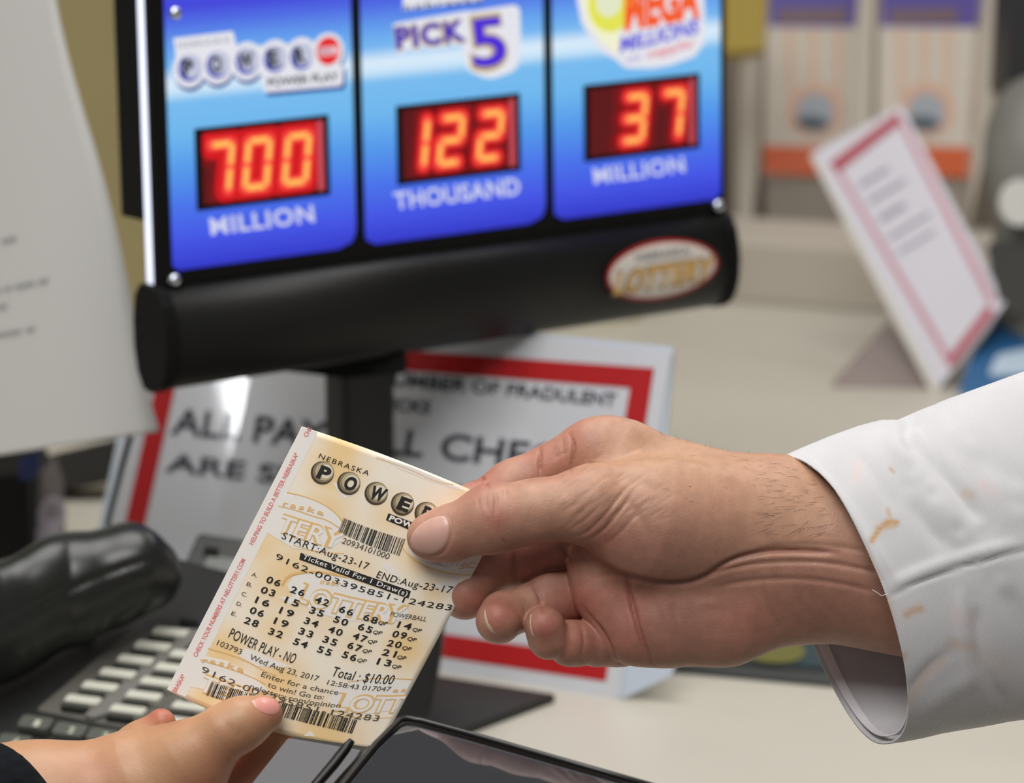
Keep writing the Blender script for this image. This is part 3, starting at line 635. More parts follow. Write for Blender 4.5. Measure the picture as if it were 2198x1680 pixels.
d2 = dispenser(1996, 'clear ticket dispenser with violet topped ticket, partly behind the tilted card', .98)
for d_ in (d1, d2): d_['group'] = 'ticket dispensers behind the counter'
# far side panel of second dispenser and brown board behind
q = P(np.array([1560, 2400, 2400, 1560.]), np.array([-120, -120, 560, 560.]), np.full(4, 3.4)); q[2:, 2] = ZC
o = mk('back_board', *prism(q, q + [0, .02, 0]), mat('taupe_board', (150, 136, 122), .7, var=.1, vscale=8)); tag(o, 'taupe board standing behind the ticket dispensers', 'board')
q = P(np.array([2118, 2160, 2128, 2080.]), np.array([-60, -60, 260, 480.]), np.full(4, 3.12)); o = mk('divider', *prism(q, q + FW * .05), MATS['dispenser_acrylic']); tag(o, 'pale divider strip to the right of the ticket dispensers', 'divider')
# tilted red bordered card in a holder
KP = Plane(gp(2015, 838), -FW * 1.0 + np.array([-.35, 0, .35]))
kc = thing('tilted_card', 'small white card with a red border tilted in a clear stand before the ticket dispensers', 'sign', tuple(gp(2015, 838)))
slab('card', rrect([(1744, 328), (1935, 226), (2158, 650), (2014, 834)], 6), KP, .003, mat('card_white', (206, 204, 214), .35), kc)
m_cr = mat('card_red', (166, 36, 62), .4); m_cr2 = mat('card_red_faint', (192, 128, 148), .4)
slab('border', [(1780, 350), (1926, 240), (1936, 262), (1796, 372)], KP, .0003, m_cr, kc, off=.0005)
slab('border', [(2034, 768), (2122, 652), (2134, 672), (2040, 792)], KP, .0003, m_cr, kc, off=.0005)
slab('border', [(1796, 372), (1806, 368), (2044, 770), (2034, 782)], KP, .0003, m_cr2, kc, off=.0004)
slab('border', [(1928, 262), (1938, 258), (2134, 640), (2124, 654)], KP, .0003, m_cr2, kc, off=.0004)
b = Bag()
for (x, y, l, t) in ((1842, 395, 74, 9), (1862, 430, 92, 9), (1885, 466, 64, 12), (1905, 508, 104, 8), (1925, 540, 92, 7)):
    d = np.array([.86, -.52]) * l; n_ = np.array([.5, .86]) * t; p = np.array([x, y]); b.poly([p, p + d, p + d + n_, p + n_], KP, .0006)
b.build('card_print', mat('card_ink', (150, 148, 164), .5), kc)
slab('stand_edge', [(1738, 334), (1746, 328), (2016, 834), (2002, 846)], KP, .012, mat('stand_clear', (208, 204, 196), .2), kc, off=.001)
fq = np.array([gp(1786, 832), gp(1996, 836), gp(2010, 836, .0), P(np.array([1915.]), np.array([690.]), np.array([2.80]))[0]])
mk('stand_foot', *prism(np.array([fq[0], fq[1], fq[3]]), np.array([fq[0], fq[1], fq[3]]) + [0, .012, 0]), mat('foot_mauve', (150, 136, 132), .5), kc)
# grey machine with round knob
mr = thing('grey_machine', 'grey rounded machine with a white round knob at the right edge', 'machine', tuple(gp(2230, 760)))
mb = Body([(60, 40, [Cap((2230, 330, 0), (2260, 560, 0), 120, 120), Cap((2230, 250, 0), (2330, 250, 0), 90, 100), Cap((2220, 640, 0), (2260, 720, 0), 100, 100)])])
V, Q, N = mb.mesh((2060, 100, -160), (2460, 860, 160), 10.0)
mk('body', P(V[:, 0], V[:, 1], 2.75 - V[:, 2] / 2900), Q, mat('machine_grey', (128, 127, 122), .5, var=.25, vscale=12), mr, smooth=True)
b = Bag(); MPp = Plane(P(np.array([2185.]), np.array([435.]), np.array([2.70]))[0], -FW); ell_mesh(b, 2186, 435, 44, 50, 0, MPp, 0); kb = b.build('knob', mat('knob_white', (212, 212, 208), .4), mr, solid=.01)
slab('dark_panel', rrect([(2120, 520), (2300, 500), (2300, 680), (2150, 670)], 14), MPp, .01, mat('panel_dark', (62, 62, 60), .5), mr, off=-.002)
q = P(np.array([2172, 2300, 2300, 2160.]), np.array([-80, -80, 190, 176.]), np.full(4, 2.9)); o = mk('dark_cabinet', *prism(q, q + FW * .1), mat('cabinet_black', (28, 28, 30), .5)); tag(o, 'dark cabinet corner at the top right of the photo', 'cabinet')
# blue packet
BP = Plane(gp(2150, 850), -FW + np.array([0, 0, 1.4]))
bp_ = slab('blue_packet', rrect([(2088, 752), (2150, 668), (2320, 700), (2320, 860), (2050, 862)], 10), BP, .012, mat('packet_blue', (40, 98, 150), .45)); tag(bp_, 'blue packet with white marking behind the white sleeve', 'packet')
slab('packet_marking', rrect([(2140, 760), (2240, 740), (2240, 800), (2120, 806)], 12), BP, .0006, mat('packet_white', (186, 205, 222), .5), bp_, off=.001)
# dark mat below the hand
mt = COUNTER(np.array([1400, 1520, 1900, 1960.]), np.array([1440, 1250, 1270, 1492.]))
dm = mk('counter_mat', *prism(mt + [0, 0, .004], mt), mat('mat_charcoal', (52, 56, 56), .35), bevel=.001); tag(dm, 'flat dark ticket mat lying on the counter beneath the wrist', 'mat')
CM = Plane((0, 2, ZC + .004), (0, 0, 1))
slab('printed_ticket', [(1560, 1325), (1900, 1330), (1900, 1440), (1545, 1415)], CM, .0005, mat('print_teal', (36, 62, 68), .4), dm, off=.001)
b = Bag(); ell_mesh(b, 1655, 1392, 74, 30, .1, CM, .0016); b.build('yellow_print', mat('print_mustard', (104, 102, 46), .5), dm)
sl = slab('clear_corner', [(1310, 1400), (1460, 1400), (1440, 1450), (1335, 1500)], Plane(gp(1330, 1506), NP.n), .001, MATS['clear_sleeve'], nt_, off=-.004)

# ================================================================== payment terminal in front
tp_o = P(np.array([870.]), np.array([1545.]), np.array([1.325]))[0]
T = Plane(tp_o, (.05, -.19, 1))
te = thing('payment_terminal', 'black payment terminal with a glossy screen at the bottom centre', 'terminal', (tp_o[0] + .02, tp_o[1] - .12, ZC))
m_tr = mat('terminal_rim', (26, 26, 26), .35); m_tg = mat('terminal_grey', (92, 93, 96), .55, bump=.00002, bscale=2500)
m_scr = mat('glossy_screen', (44, 45, 52), .03, ior=2.0)
slab('body', rrect([(874, 1536), (1500, 1712), (1400, 1990), (560, 1990), (700, 1716), (806, 1590)], [22, 0, 0, 0, 0, 20]), T, .022, m_tr, te, bevel=.0015)
slab('screen', rrect([(872, 1550), (1500, 1728), (1380, 1980), (590, 1980), (736, 1700), (818, 1600)], [20, 0, 0, 0, 0, 20]), T, .0008, m_scr, te, off=.0006)
rim = T(*np.array([(1500, 1714), (1200, 1629), (1000, 1572), (905, 1546), (874, 1541), (858, 1545), (806, 1596), (716, 1706), (600, 1880)]).T.astype(float), .0016)
mk('rim', *tube(rim, .0011, 10, up=tuple(T.n)), m_tr, te, smooth=True)
T2 = Plane(P(np.array([640.]), np.array([1640.]), np.array([1.345]))[0], (.02, -.25, 1))
slab('side_wing', rrect([(618, 1582), (776, 1608), (700, 1720), (600, 1990), (360, 1990), (540, 1680)], [6, 4, 0, 0, 0, 0]), T2, .012, m_tg, te, bevel=.001)
slab('wing_edge', [(630, 1580), (800, 1604), (790, 1616), (624, 1590)], T2, .010, m_tr, te, off=-.001)
sty = P(np.array([756, 742, 716, 680, 600.]), np.array([1588, 1606, 1640, 1682, 1770.]), np.array([1.318, 1.318, 1.315, 1.312, 1.305]))
st_ = mk('stylus', *tube(sty, [.0012, .0019, .0020, .0019, .0019], 12), m_blk, smooth=True); tag(st_, 'thin black stylus clipped to the left edge of the payment terminal', 'stylus')
tube2 = P(np.array([798, 770, 742, 700, 640.]), np.array([1606, 1634, 1664, 1712, 1790.]), np.full(5, 1.322))
mk('cable_channel', *tube(tube2, .0016, 10), m_tr, te, smooth=True)
mk('stand_neck', *box((tp_o[0] - .0, tp_o[1] - .14, ZC + .012), (tp_o[0] + .06, tp_o[1] - .10, tp_o[2] - .062)), m_tr, te)
mk('stand_foot', *box((tp_o[0] - .05, tp_o[1] - .19 , ZC), (tp_o[0] + .11, tp_o[1] - .05, ZC + .012)), m_tr, te, bevel=.003)
# ================================================================== the lottery ticket
def tk_z(x, y):
    s = ((x - 560) * .932 + (y - 1290) * .361) / 230.0
    return 7.0 * (1 - s * s) - 4
TC = np.array([(648, 915), (1092, 1087), (812, 1610), (358, 1480)], float)
def tkm(x, y, off=0.0):
    x = np.asarray(x, float); y = np.asarray(y, float); return P(x, y, D0 - (tk_z(x, y)) / PM / 1000 - off)
def tk_uv(u, v):
    u = np.asarray(u)[..., None]; v = np.asarray(v)[..., None]
    p = (1 - v) * ((1 - u) * TC[0] + u * TC[1]) + v * ((1 - u) * TC[3] + u * TC[2])
    bow = 4 * u * (1 - u)
    return p + v * bow * np.array([-9, 22.]) + (1 - v) * bow * np.array([2, -7.])
tk = thing('lottery_ticket', 'cream and orange printed lottery ticket held between two hands', 'ticket', tuple(tkm(*tk_uv(.5, 1.0)[None].T)[0]))
nu, nv = 40, 50
U, Vv = np.meshgrid(np.linspace(0, 1, nu), np.linspace(0, 1, nv)); q = tk_uv(U.ravel(), Vv.ravel())
Fc = [[j * nu + i, (j + 1) * nu + i, (j + 1) * nu + i + 1, j * nu + i + 1] for j in range(nv - 1) for i in range(nu - 1)]
# base colours: flat offset print of soft orange clouds on cream
def cloud(q):
    bl = [(720, 1010, 60, 1), (735, 960, 50, .9), (600, 1130, 70, .7), (700, 1100, 60, .8), (830, 1110, 50, .5), (940, 1150, 60, .9), (1010, 1060, 40, .6), (560, 1170, 60, .7), (620, 1240, 90, .75), (480, 1400, 60, .9), (870, 1390, 50, .9), (760, 1380, 50, .4), (700, 1330, 60, .4), (600, 1460, 60, .9), (500, 1490, 60, .8), (440, 1500, 40, .8), (690, 1590, 90, .9), (900, 1190, 50, .7), (760, 1230, 60, .5), (930, 1270, 30, .6), (650, 1520, 70, .5), (880, 1330, 40, .5), (590, 1350, 50, .6)]
    t = np.zeros(len(q))
    for x, y, r, a in bl: t = np.maximum(t, a * np.exp(-(((q[:, 0] - x) ** 2 + (q[:, 1] - y) ** 2) / r ** 2)))
    return t
t = np.clip(cloud(q) * 1.15 + .06, 0, 1)[:, None]; c0 = np.array(lin((255, 248, 234))[:3]); c1 = np.array(lin((252, 217, 158))[:3])
m_tk = mat('ticket_paper', (245, 225, 190), .5, attr='tint')
pp = mk('paper', tkm(q[:, 0], q[:, 1]), [f[::-1] for f in Fc], m_tk, tk, smooth=True, solid=0.00008); colattr(pp, c0 * (1 - t) + c1 * t)
nrm = 0.00012
m_w = mat('print_paper_white', (248, 243, 236), .5); m_or = mat('print_amber', (240, 196, 128), .5); m_pk = mat('print_rose', (238, 134, 134), .5); m_bk = mat('thermal_black', (34, 32, 28), .5); m_bk2 = mat('thermal_grey', (88, 82, 70), .5)
def tb(x, y): return 340 + x / 2.211, 880 + y / 2.211     # pencil coordinates of the ticket study -> photo
def tbl(l): return [tb(*p) for p in l]
def sub(poly, n=10):
    """densify an outline so that it follows the bend of the paper"""
    out = []; P_ = [np.array(p, float) for p in poly]
    for i in range(len(P_)):
        a, b = P_[i], P_[(i + 1) % len(P_)]
        for k in range(n): out.append(a + (b - a) * k / n)
    return np.array(out)
def strip(bag, L, R, off, n=24):
    """ribbon between two edges"""
    L = np.array(L, float); R = np.array(R, float); t = np.linspace(0, 1, n)[:, None]
    a = L[0] + (L[1] - L[0]) * t; b = R[0] + (R[1] - R[0]) * t; V = np.vstack([a, (a * 2 + b) / 3, (a + 2 * b) / 3, b])
    bag.add(tkm(V[:, 0], V[:, 1], off), [[k * n + i, k * n + i + 1, (k + 1) * n + i + 1, (k + 1) * n + i] for k in range(3) for i in range(n - 1)])
b = Bag(); strip(b, [(648.5, 916), (358.8, 1479)], [(682, 927), (398, 1495)], nrm); b.build('white_margin', m_w, tk)
b = Bag()
def fan(bag, poly, off, rings=6):
    o = sub(poly, 6); c = o.mean(0); n = len(o); V = [c[None]] + [c + (o - c) * r / rings for r in range(1, rings + 1)]; V = np.vstack(V)
    Fc = [[0, 1 + k, 1 + (k + 1) % n] for k in range(n)] + [[1 + (r - 1) * n + k, 1 + r * n + k, 1 + r * n + (k + 1) % n, 1 + (r - 1) * n + (k + 1) % n] for r in range(1, rings) for k in range(n)]
    bag.add(tkm(V[:, 0], V[:, 1], off), Fc)
wp = [[(600, 395), (690, 410), (780, 445), (850, 500), (880, 560), (870, 620), (820, 655), (760, 670), (640, 655), (515, 580), (560, 480)],
      [(640, 790), (720, 770), (900, 800), (1060, 860), (1180, 930), (1190, 985), (1100, 1005), (900, 1000), (740, 960), (640, 890), (610, 830)],
      [(215, 1165), (330, 1190), (450, 1260), (520, 1330), (520, 1380), (400, 1370), (220, 1325), (140, 1310), (160, 1240)],
      [(800, 1380), (850, 1310), (960, 1275), (1080, 1280), (1200, 1285), (1130, 1420), (1000, 1440), (860, 1420)],
      [(1180, 650), (1260, 735), (1380, 765), (1480, 770), (1520, 715), (1400, 745), (1290, 735), (1200, 690)],
      [(1030, 215), (1200, 270), (1400, 355), (1470, 390), (1300, 340), (1150, 280)],
      [(825, 340), (945, 385), (885, 420), (860, 395)], [(1065, 730), (1105, 732), (1145, 790), (1130, 800), (1065, 745)], [(410, 1130), (540, 1180), (640, 1220), (470, 1215), (380, 1165)],
      [(690, 1545), (720, 1520), (745, 1548)], [(1290, 830), (1430, 800), (1400, 870)], [(570, 885), (650, 890), (640, 930)]]
for p in wp: fan(b, tbl(p), nrm * 1.0 + .00002)
b.build('white_print', m_w, tk)
b = Bag()
for l, wdt in (([(610, 390), (700, 410), (790, 448), (855, 500), (900, 560)], 5), ([(1130, 600), (1180, 690), (1290, 755), (1400, 780), (1480, 783)], 4), ([(1030, 225), (1180, 275), (1330, 345), (1400, 352)], 3), ([(585, 830), (620, 775), (760, 765), (900, 790)], 12), ([(900, 1290), (1050, 1268), (1205, 1277)], 4), ([(860, 1450), (1000, 1462), (1120, 1458)], 3),
               ([(570, 455), (640, 470), (740, 505), (800, 520), (860, 560)], 6), ([(200, 1185), (300, 1215), (420, 1255), (510, 1300)], 6), ([(640, 640), (760, 675), (880, 680)], 4), ([(235, 1130), (380, 1170), (520, 1245), (560, 1260)], 5)):
    L = chaikin(tbl(l)); d = np.gradient(L, axis=0); d /= np.linalg.norm(d, axis=1)[:, None]; n_ = np.stack([-d[:, 1], d[:, 0]], 1) * wdt / 2.2 / 2
    V = np.vstack([L + n_, L - n_]); n = len(L); b.add(tkm(V[:, 0], V[:, 1], nrm * 1.6), [[i, i + 1, n + i + 1, n + i] for i in range(n - 1)])
b.build('amber_lines', m_or, tk)
UPT = (.43, -.90)
def tt(name, m, items):
    b = Bag()
    for s, base, h, k in items:
        k = dict(k); k.setdefault('off', nrm * 2.5); k.setdefault('up', UPT); text(b, s, tbl(base), h / 2.211, tkm, **k)
    return b.build(name, m, tk)
big = [('TERY', [(556, 570), (700, 615), (860, 660)], 88, {}), ('LOTTERY', [(650, 900), (900, 975), (1150, 1010)], 92, {}), ('TERY', [(186, 1325), (330, 1375), (500, 1420)], 84, {}), ('LOTT', [(820, 1420), (1000, 1432), (1140, 1430)], 88, {})]
for s, b_, h, k in big: tt('amber_logo', m_or, [(s, b_, h, dict(bold=.065, off=nrm * 1.8))])
for s, b_, h, k in big: tt('white_logo', m_w, [(s, b_, h - 3, dict(bold=.012, off=nrm * 2.1))])
tt('amber_lettering', m_or, [('raska', [(588, 452), (680, 472), (782, 500)], 26, dict(sp=1.35, bold=.02)), ('nebr', [(765, 822), (860, 835)], 26, dict(sp=1.3, bold=.02)), ('raska', [(205, 1195), (300, 1212), (402, 1245)], 26, dict(sp=1.35, bold=.02)), ('as', [(1110, 1338), (1170, 1335)], 24, dict(sp=1.3, bold=.02)), ('SC', [(1425, 755), (1500, 748)], 28, dict(bold=.02))])
tt('rose_margin_text', m_pk, [('HELPING TO BUILD A BETTER NEBRASKA*', [(448, 640), (666, 208)], 22, dict(up=(-.86, -.42), bold=.012)), ('CHECK YOUR NUMBERS AT NELOTTERY.COM', [(182, 1172), (414, 710)], 22, dict(up=(-.86, -.42), bold=.012)), ('CHE', [(705, 128), (730, 86)], 22, dict(up=(-.86, -.42), bold=.012)), ('BRASKA*', [(84, 1340), (128, 1258)], 22, dict(up=(-.86, -.42), bold=.012))])
tt('state_name', m_bk, [('NEBRASKA', [(758, 226), (876, 270), (995, 310)], 25, dict(sp=1.25))])
# lettered balls
bl = [(778, 297), (903, 347), (1033, 395), (1158, 445), (1270, 490)]
b1, b2, b3, b4 = Bag(), Bag(), Bag(), Bag()
def tdisc(bag, x, y, r, off): p = ell(*tb(x, y), r / 2.211, r / 2.211, 0, 32); bag.add(tkm(p[:, 0], p[:, 1], off), [list(range(32))])
for x, y in bl: tdisc(b1, x, y, 55, nrm * 2.2); tdisc(b2, x + 5, y - 4, 50, nrm * 2.5); tdisc(b3, x + 10, y - 6, 43, nrm * 2.8); tdisc(b4, x + 16, y - 6, 33, nrm * 3.1)
b1.build('ball_edge', mat('ball_ink', (70, 60, 44), .5), tk); b2.build('ball_tone', mat('ball_tone_a', (142, 126, 98), .5), tk); b3.build('ball_tone', mat('ball_tone_b', (196, 180, 148), .5), tk); b4.build('ball_light', mat('ball_tone_c', (240, 228, 204), .5), tk)
tt('ball_letters', m_bk, [(ch, [(x - 30 - (8 if ch == 'W' else 0), y + 18), (x + 24 + (8 if ch == 'W' else 0), y + 38)], 62, dict(bold=.05, off=nrm * 3.6)) for (x, y), ch in zip(bl, 'POWER')])
def block(bag, p, off): 
    (a, b_, c, d) = [np.array(tb(*q)) for q in p]; strip(bag, [a, b_], [d, c], off)
b = Bag(); block(b, [(1092, 489), (1240, 545), (1226, 582), (1080, 521)], nrm * 2.3); b.build('label_block', m_bk, tk)
tt('label_text', m_w, [('POW', [(1092, 520), (1205, 562)], 25, dict(bold=.045, sp=1.1, off=nrm * 3.0))])
# bar codes
def bars(a, b_, c, d, seed, n, gap=None):
    r = random.Random(seed); bag = Bag(); a, b_, c, d = [np.array(tb(*q)) for q in (a, b_, c, d)]; wds = [r.choice([1, 1, 1, 2, 2, 3, 4]) for _ in range(2 * n)]; tot = sum(wds); x = 0
    for i, w_ in enumerate(wds):
        if i % 2 == 0 and not (gap and gap[0] < x / tot < gap[1]):
            t0, t1 = x / tot, (x + w_ * .92) / tot; bow = lambda t: 4 * t * (1 - t) * np.array([-1.0, 3.0])
            q = [a + (b_ - a) * t0 + bow(t0), a + (b_ - a) * t1 + bow(t1), d + (c - d) * t1 + bow(t1), d + (c - d) * t0 + bow(t0)]
            q = np.array(q); bag.add(tkm(q[:, 0], q[:, 1], nrm * 2.4), [[0, 1, 2, 3]])
        x += w_
    return bag
bars((880, 510), (1175, 612), (1146, 692), (853, 576), 3, 42).build('barcode', m_bk, tk)
bars((252, 1290), (946, 1470), (920, 1535), (226, 1352), 8, 88).build('barcode', m_bk, tk)
tt('serial_small', m_bk2, [('20934101000', [(868, 630), (1090, 708)], 30, dict(sp=1.0))])
tt('date_line', m_bk, [('START:Aug-23-17', [(582, 608), (790, 688), (990, 757)], 36, dict(sp=1.1)), ('END:Aug-23-17', [(1032, 793), (1200, 838), (1388, 868)], 36, dict(sp=1.1))])
b = Bag(); block(b, [(675, 676), (1198, 858), (1186, 893), (668, 708)], nrm * 2.3); b.build('label_block', m_bk, tk)
tt('label_text', m_w, [('Ticket Valid For 1 Draw(s)', [(682, 704), (930, 793), (1178, 882)], 24, dict(sp=1.1, bold=.01, off=nrm * 3.0))])
tt('serial_wide', m_bk, [('9162-003395851-124283', [(552, 704), (960, 862), (1386, 950)], 30, dict(sp=1.1))])
rows = ['A. 06 26 42 66 68 14', 'B. 03 15 35 50 65 09', 'C. 16 19 34 40 47 20', 'D. 06 19 33 35 67 21', 'E. 28 32 54 55 56 13']
cA = [(440, 785), (508, 815), (622, 862), (738, 910), (853, 955), (968, 993), (1130, 1030)]; cE = [(343, 970), (403, 1008), (518, 1060), (636, 1108), (750, 1145), (868, 1170), (1033, 1204)]
it = []; sm = []; qp = []
for r, row in enumerate(rows):
    f = r / 4
    for k, (w_, a, e) in enumerate(zip(row.split(), cA, cE)):
        x, y = a[0] + (e[0] - a[0]) * f, a[1] + (e[1] - a[1]) * f
        if k == 0: sm.append((w_, [(x, y), (x + 26, y + 9)], 20, {}))
        else: it.append((w_, [(x, y), (x + 65, y + 22 - (10 if k == 6 else 0))], 33, dict(sp=1.25, bold=.022)))
        if k >= 5: dx = 72; qp.append(('QP', [(x + dx, y + (17 if k == 6 else 22)), (x + dx + 42, y + (24 if k == 6 else 28))], 18, dict(bold=.012, slant=.1)))
tt('draw_numbers', m_bk, it); tt('row_letters', m_bk2, sm); tt('quick_pick_marks', m_bk, qp)
tt('column_heading', m_bk2, [('POWERBALL', [(1097, 977), (1268, 1002)], 24, {})])
tt('tall_lines', m_bk, [('POWER PLAY - NO', [(330, 1077), (490, 1150), (640, 1202)], 52, dict(sp=1.05)), ('Total : $10.00', [(818, 1258), (960, 1288), (1108, 1300)], 50, dict(sp=1.05))])
tt('small_lines', m_bk2, [('103793', [(275, 1113), (390, 1160)], 28, {}), ('Wed Aug 23, 2017', [(430, 1180), (590, 1240), (755, 1285)], 28, {}), ('12:58:43 017047', [(798, 1300), (950, 1325), (1098, 1333)], 25, {}),
    ('Enter for a chance', [(485, 1262), (670, 1315), (850, 1350)], 26, {}), ('to win! Go to:', [(515, 1310), (650, 1350), (780, 1372)], 26, {}), ('nelottery.com/opinion', [(432, 1318), (640, 1380), (860, 1412)], 26, {})])
tt('serial_wide', m_bk2, [('9162-003395851-124283', [(200, 1240), (620, 1400), (1042, 1475)], 31, dict(sp=1.1))])

# ================================================================== hands
skin = mat('skin_man', (200, 150, 120), .5, sss=.12, attr='tint', var=.12, vscale=240, bump=.00011, bscale=1300)
skin2 = mat('skin_woman', (214, 160, 120), .45, sss=.15, attr='tint', var=.05, vscale=200, bump=.00008, bscale=900)
nailm = mat('fingernail', (206, 162, 148), .35, sss=.1, coat=.15); nail_pink = mat('fingernail_pink', (226, 156, 146), .28, sss=.2, coat=.3); naile = mat('nail_edge', (206, 178, 152), .4)
man = thing('person', "man's right hand in a stained white coat sleeve passing the ticket from the right", 'person', tuple(hw(np.array([[1700, 1400, -60.]]))[0]))
palm = [Cap((1690, 1130, -40), (1320, 985, -62), 125, 78, .62), Cap((1690, 1170, -40), (1320, 1080, -66), 130, 80, .62), Cap((1690, 1210, -40), (1370, 1200, -60), 130, 92, .62), Cap((1690, 1240, -36), (1440, 1320, -34), 118, 100, .68),
        Cap((1560, 1320, -10), (1440, 1330, -4), 88, 92, .7), Cap((1660, 1290, -14), (1560, 1330, -10), 78, 88, .7),
        Cap((1680, 1172, -42), (2330, 1260, -40), 186, 220, .72), Cap((1330, 975, -66), (1300, 962, -66), 66, 58, .8), Cap((1262, 1196, -34), (1290, 1270, -22), 50, 50, .8), Cap((1290, 1270, -22), (1350, 1360, -14), 50, 62, .8)]
thumb = [Cap((922, 1152, 44), (960, 1146, 46), 49, 55, .80), Cap((960, 1146, 46), (1058, 1112, 62), 56, 72, .84), Cap((1058, 1112, 62), (1150, 1098, 76), 72, 66, .9), Cap((1150, 1098, 76), (1270, 1080, 76), 66, 76, .95)]
thenar = [Cap((1280, 1085, 66), (1400, 1120, 40), 84, 122, .8), Cap((1400, 1118, 40), (1520, 1130, 18), 122, 116, .75), Cap((1520, 1130, 18), (1660, 1120, -20), 112, 110, .8)]
index = [Cap((1330, 985, -66), (1265, 968, -70), 64, 60, .95), Cap((1265, 968, -70), (1100, 1042, -84), 60, 50, .95), Cap((1100, 1042, -84), (1010, 1092, -62), 50, 47), Cap((1010, 1092, -62), (950, 1128, -44), 46, 38, .9)]
middle = [Cap((1330, 1090, -80), (1250, 1138, -90), 66, 74), Cap((1250, 1138, -90), (1120, 1192, -98), 76, 64), Cap((1120, 1192, -98), (1046, 1224, -84), 62, 52), Cap((1036, 1226, -78), (998, 1277, -60), 50, 53)]
ring = [Cap((1370, 1230, -90), (1280, 1268, -84), 62, 60), Cap((1280, 1268, -84), (1185, 1284, -62), 60, 58), Cap((1300, 1310, -110), (1180, 1330, -110), 50, 44), Cap((1180, 1288, -56), (1100, 1314, -14), 54, 48), Cap((1080, 1318, 0), (1071, 1332, 20), 51, 50)]
pinky = [Cap((1400, 1360, -80), (1330, 1376, -64), 56, 54), Cap((1330, 1376, -62), (1282, 1378, -44), 54, 54), Cap((1240, 1380, -22), (1224, 1380, -14), 51, 51), Cap((1178, 1370, 14), (1169, 1343, 30), 46, 44)]
web = [Cap((1250, 1170, -30), (1340, 1300, -16), 40, 54)]
HB = Body([(60, 30, palm), (30, 26, index), (16, 4, middle), (14, 5, ring), (9, 5, pinky), (70, 60, thenar), (26, 40, thumb)])
V, Q, N = HB.mesh((860, 860, -230), (2330, 1470, 170), 4.2)
folds = [([(1298, 1212), (1320, 1228), (1345, 1238), (1420, 1252), (1470, 1253), (1515, 1238), (1560, 1206), (1620, 1186), (1700, 1180), (1800, 1186)], -10, 6), ([(1345, 1236), (1350, 1270), (1362, 1320), (1376, 1372), (1404, 1428)], -10, 5.2), ([(1300, 1240), (1340, 1350)], -3, 16), ([(1250, 1300), (1266, 1322), (1292, 1352), (1316, 1398), (1334, 1432)], -6, 3.6), ([(1204, 1165), (1212, 1190), (1228, 1214)], -5, 4), ([(1126, 1300), (1130, 1330)], -2, 4),
    ([(1258, 1160), (1290, 1144), (1322, 1108), (1362, 1052)], -4.5, 3.6), ([(1226, 1152), (1252, 1148), (1285, 1122), (1320, 1078), (1352, 1036)], -3.6, 3.4), ([(1215, 1142), (1262, 1112), (1300, 1070)], -2, 3.2), ([(1290, 1176), (1330, 1146), (1375, 1092)], -2, 4), ([(1200, 1140), (1240, 1110), (1280, 1062)], -1.2, 3),
    ([(1060, 1046), (1066, 1078), (1062, 1112)], -3.5, 3), ([(1044, 1056), (1042, 1080), (1048, 1098)], -2.5, 3), ([(1083, 1042), (1086, 1070)], -2.5, 3), ([(1026, 1064), (1028, 1090)], -1.8, 3), ([(1076, 1156), (1090, 1172)], -3, 4),
    ([(1500, 1244), (1560, 1222), (1640, 1206), (1760, 1204), (1860, 1222), (1960, 1250)], -4, 5), ([(1530, 1262), (1600, 1246), (1700, 1240), (1800, 1250), (1900, 1276)], -3, 6), ([(1634, 1240), (1646, 1290), (1662, 1330), (1688, 1370)], -4, 4), ([(1610, 1180), (1720, 1166), (1830, 1176), (1900, 1196)], -2.5, 6),
    ([(1160, 960), (1157, 990), (1160, 1024)], -8, 3.4), ([(1224, 930), (1233, 962), (1226, 1008)], -8, 3.8), ([(1028, 1016), (1038, 1032), (1050, 1045)], -7, 3.4), ([(1205, 930), (1212, 985)], -2, 4),
    ([(1103, 1188), (1102, 1210), (1106, 1246)], -7, 5), ([(1142, 1252), (1160, 1278), (1164, 1310)], -6, 5), ([(1242, 1328), (1254, 1360), (1252, 1396), (1240, 1428)], -3, 4), ([(890, 1186), (922, 1196), (950, 1188), (964, 1168), (971, 1140), (966, 1112), (955, 1101)], -3, 3),
    ([(1320, 1000), (1400, 985), (1500, 1005), (1600, 1030)], 3, 14), ([(1290, 1010), (1380, 1040), (1480, 1070)], -2, 12), ([(1330, 1050), (1380, 1120), (1400, 1180)], -3, 10), ([(1440, 1290), (1460, 1340)], -2.5, 7), ([(1480, 1300), (1560, 1290)], 2, 12), ([(1390, 1260), (1420, 1330), (1440, 1400)], -2, 8), ([(1275, 1240), (1330, 1230)], -2, 6)]
rr = random.Random(2)
for _ in range(70):   # fine dorsal wrinkles running down the thumb and back of the hand
    x = rr.uniform(1180, 1420); y = rr.uniform(985, 1130); l = rr.uniform(20, 60); folds.append(([(x, y), (x + l * .5, y - l * .42), (x + l, y - l * (.7 + rr.uniform(-.1, .1)))], -rr.uniform(.5, 1.1), 2.6))
vis = visible(V); V = sculpt(V, N, folds, vis)
nz = np.zeros(len(V))
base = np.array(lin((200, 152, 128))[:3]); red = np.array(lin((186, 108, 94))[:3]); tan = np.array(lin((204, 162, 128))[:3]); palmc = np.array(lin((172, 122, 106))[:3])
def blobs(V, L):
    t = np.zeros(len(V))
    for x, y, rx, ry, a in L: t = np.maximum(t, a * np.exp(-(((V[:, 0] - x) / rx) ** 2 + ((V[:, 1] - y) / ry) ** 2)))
    return np.clip(t, 0, 1)[:, None]
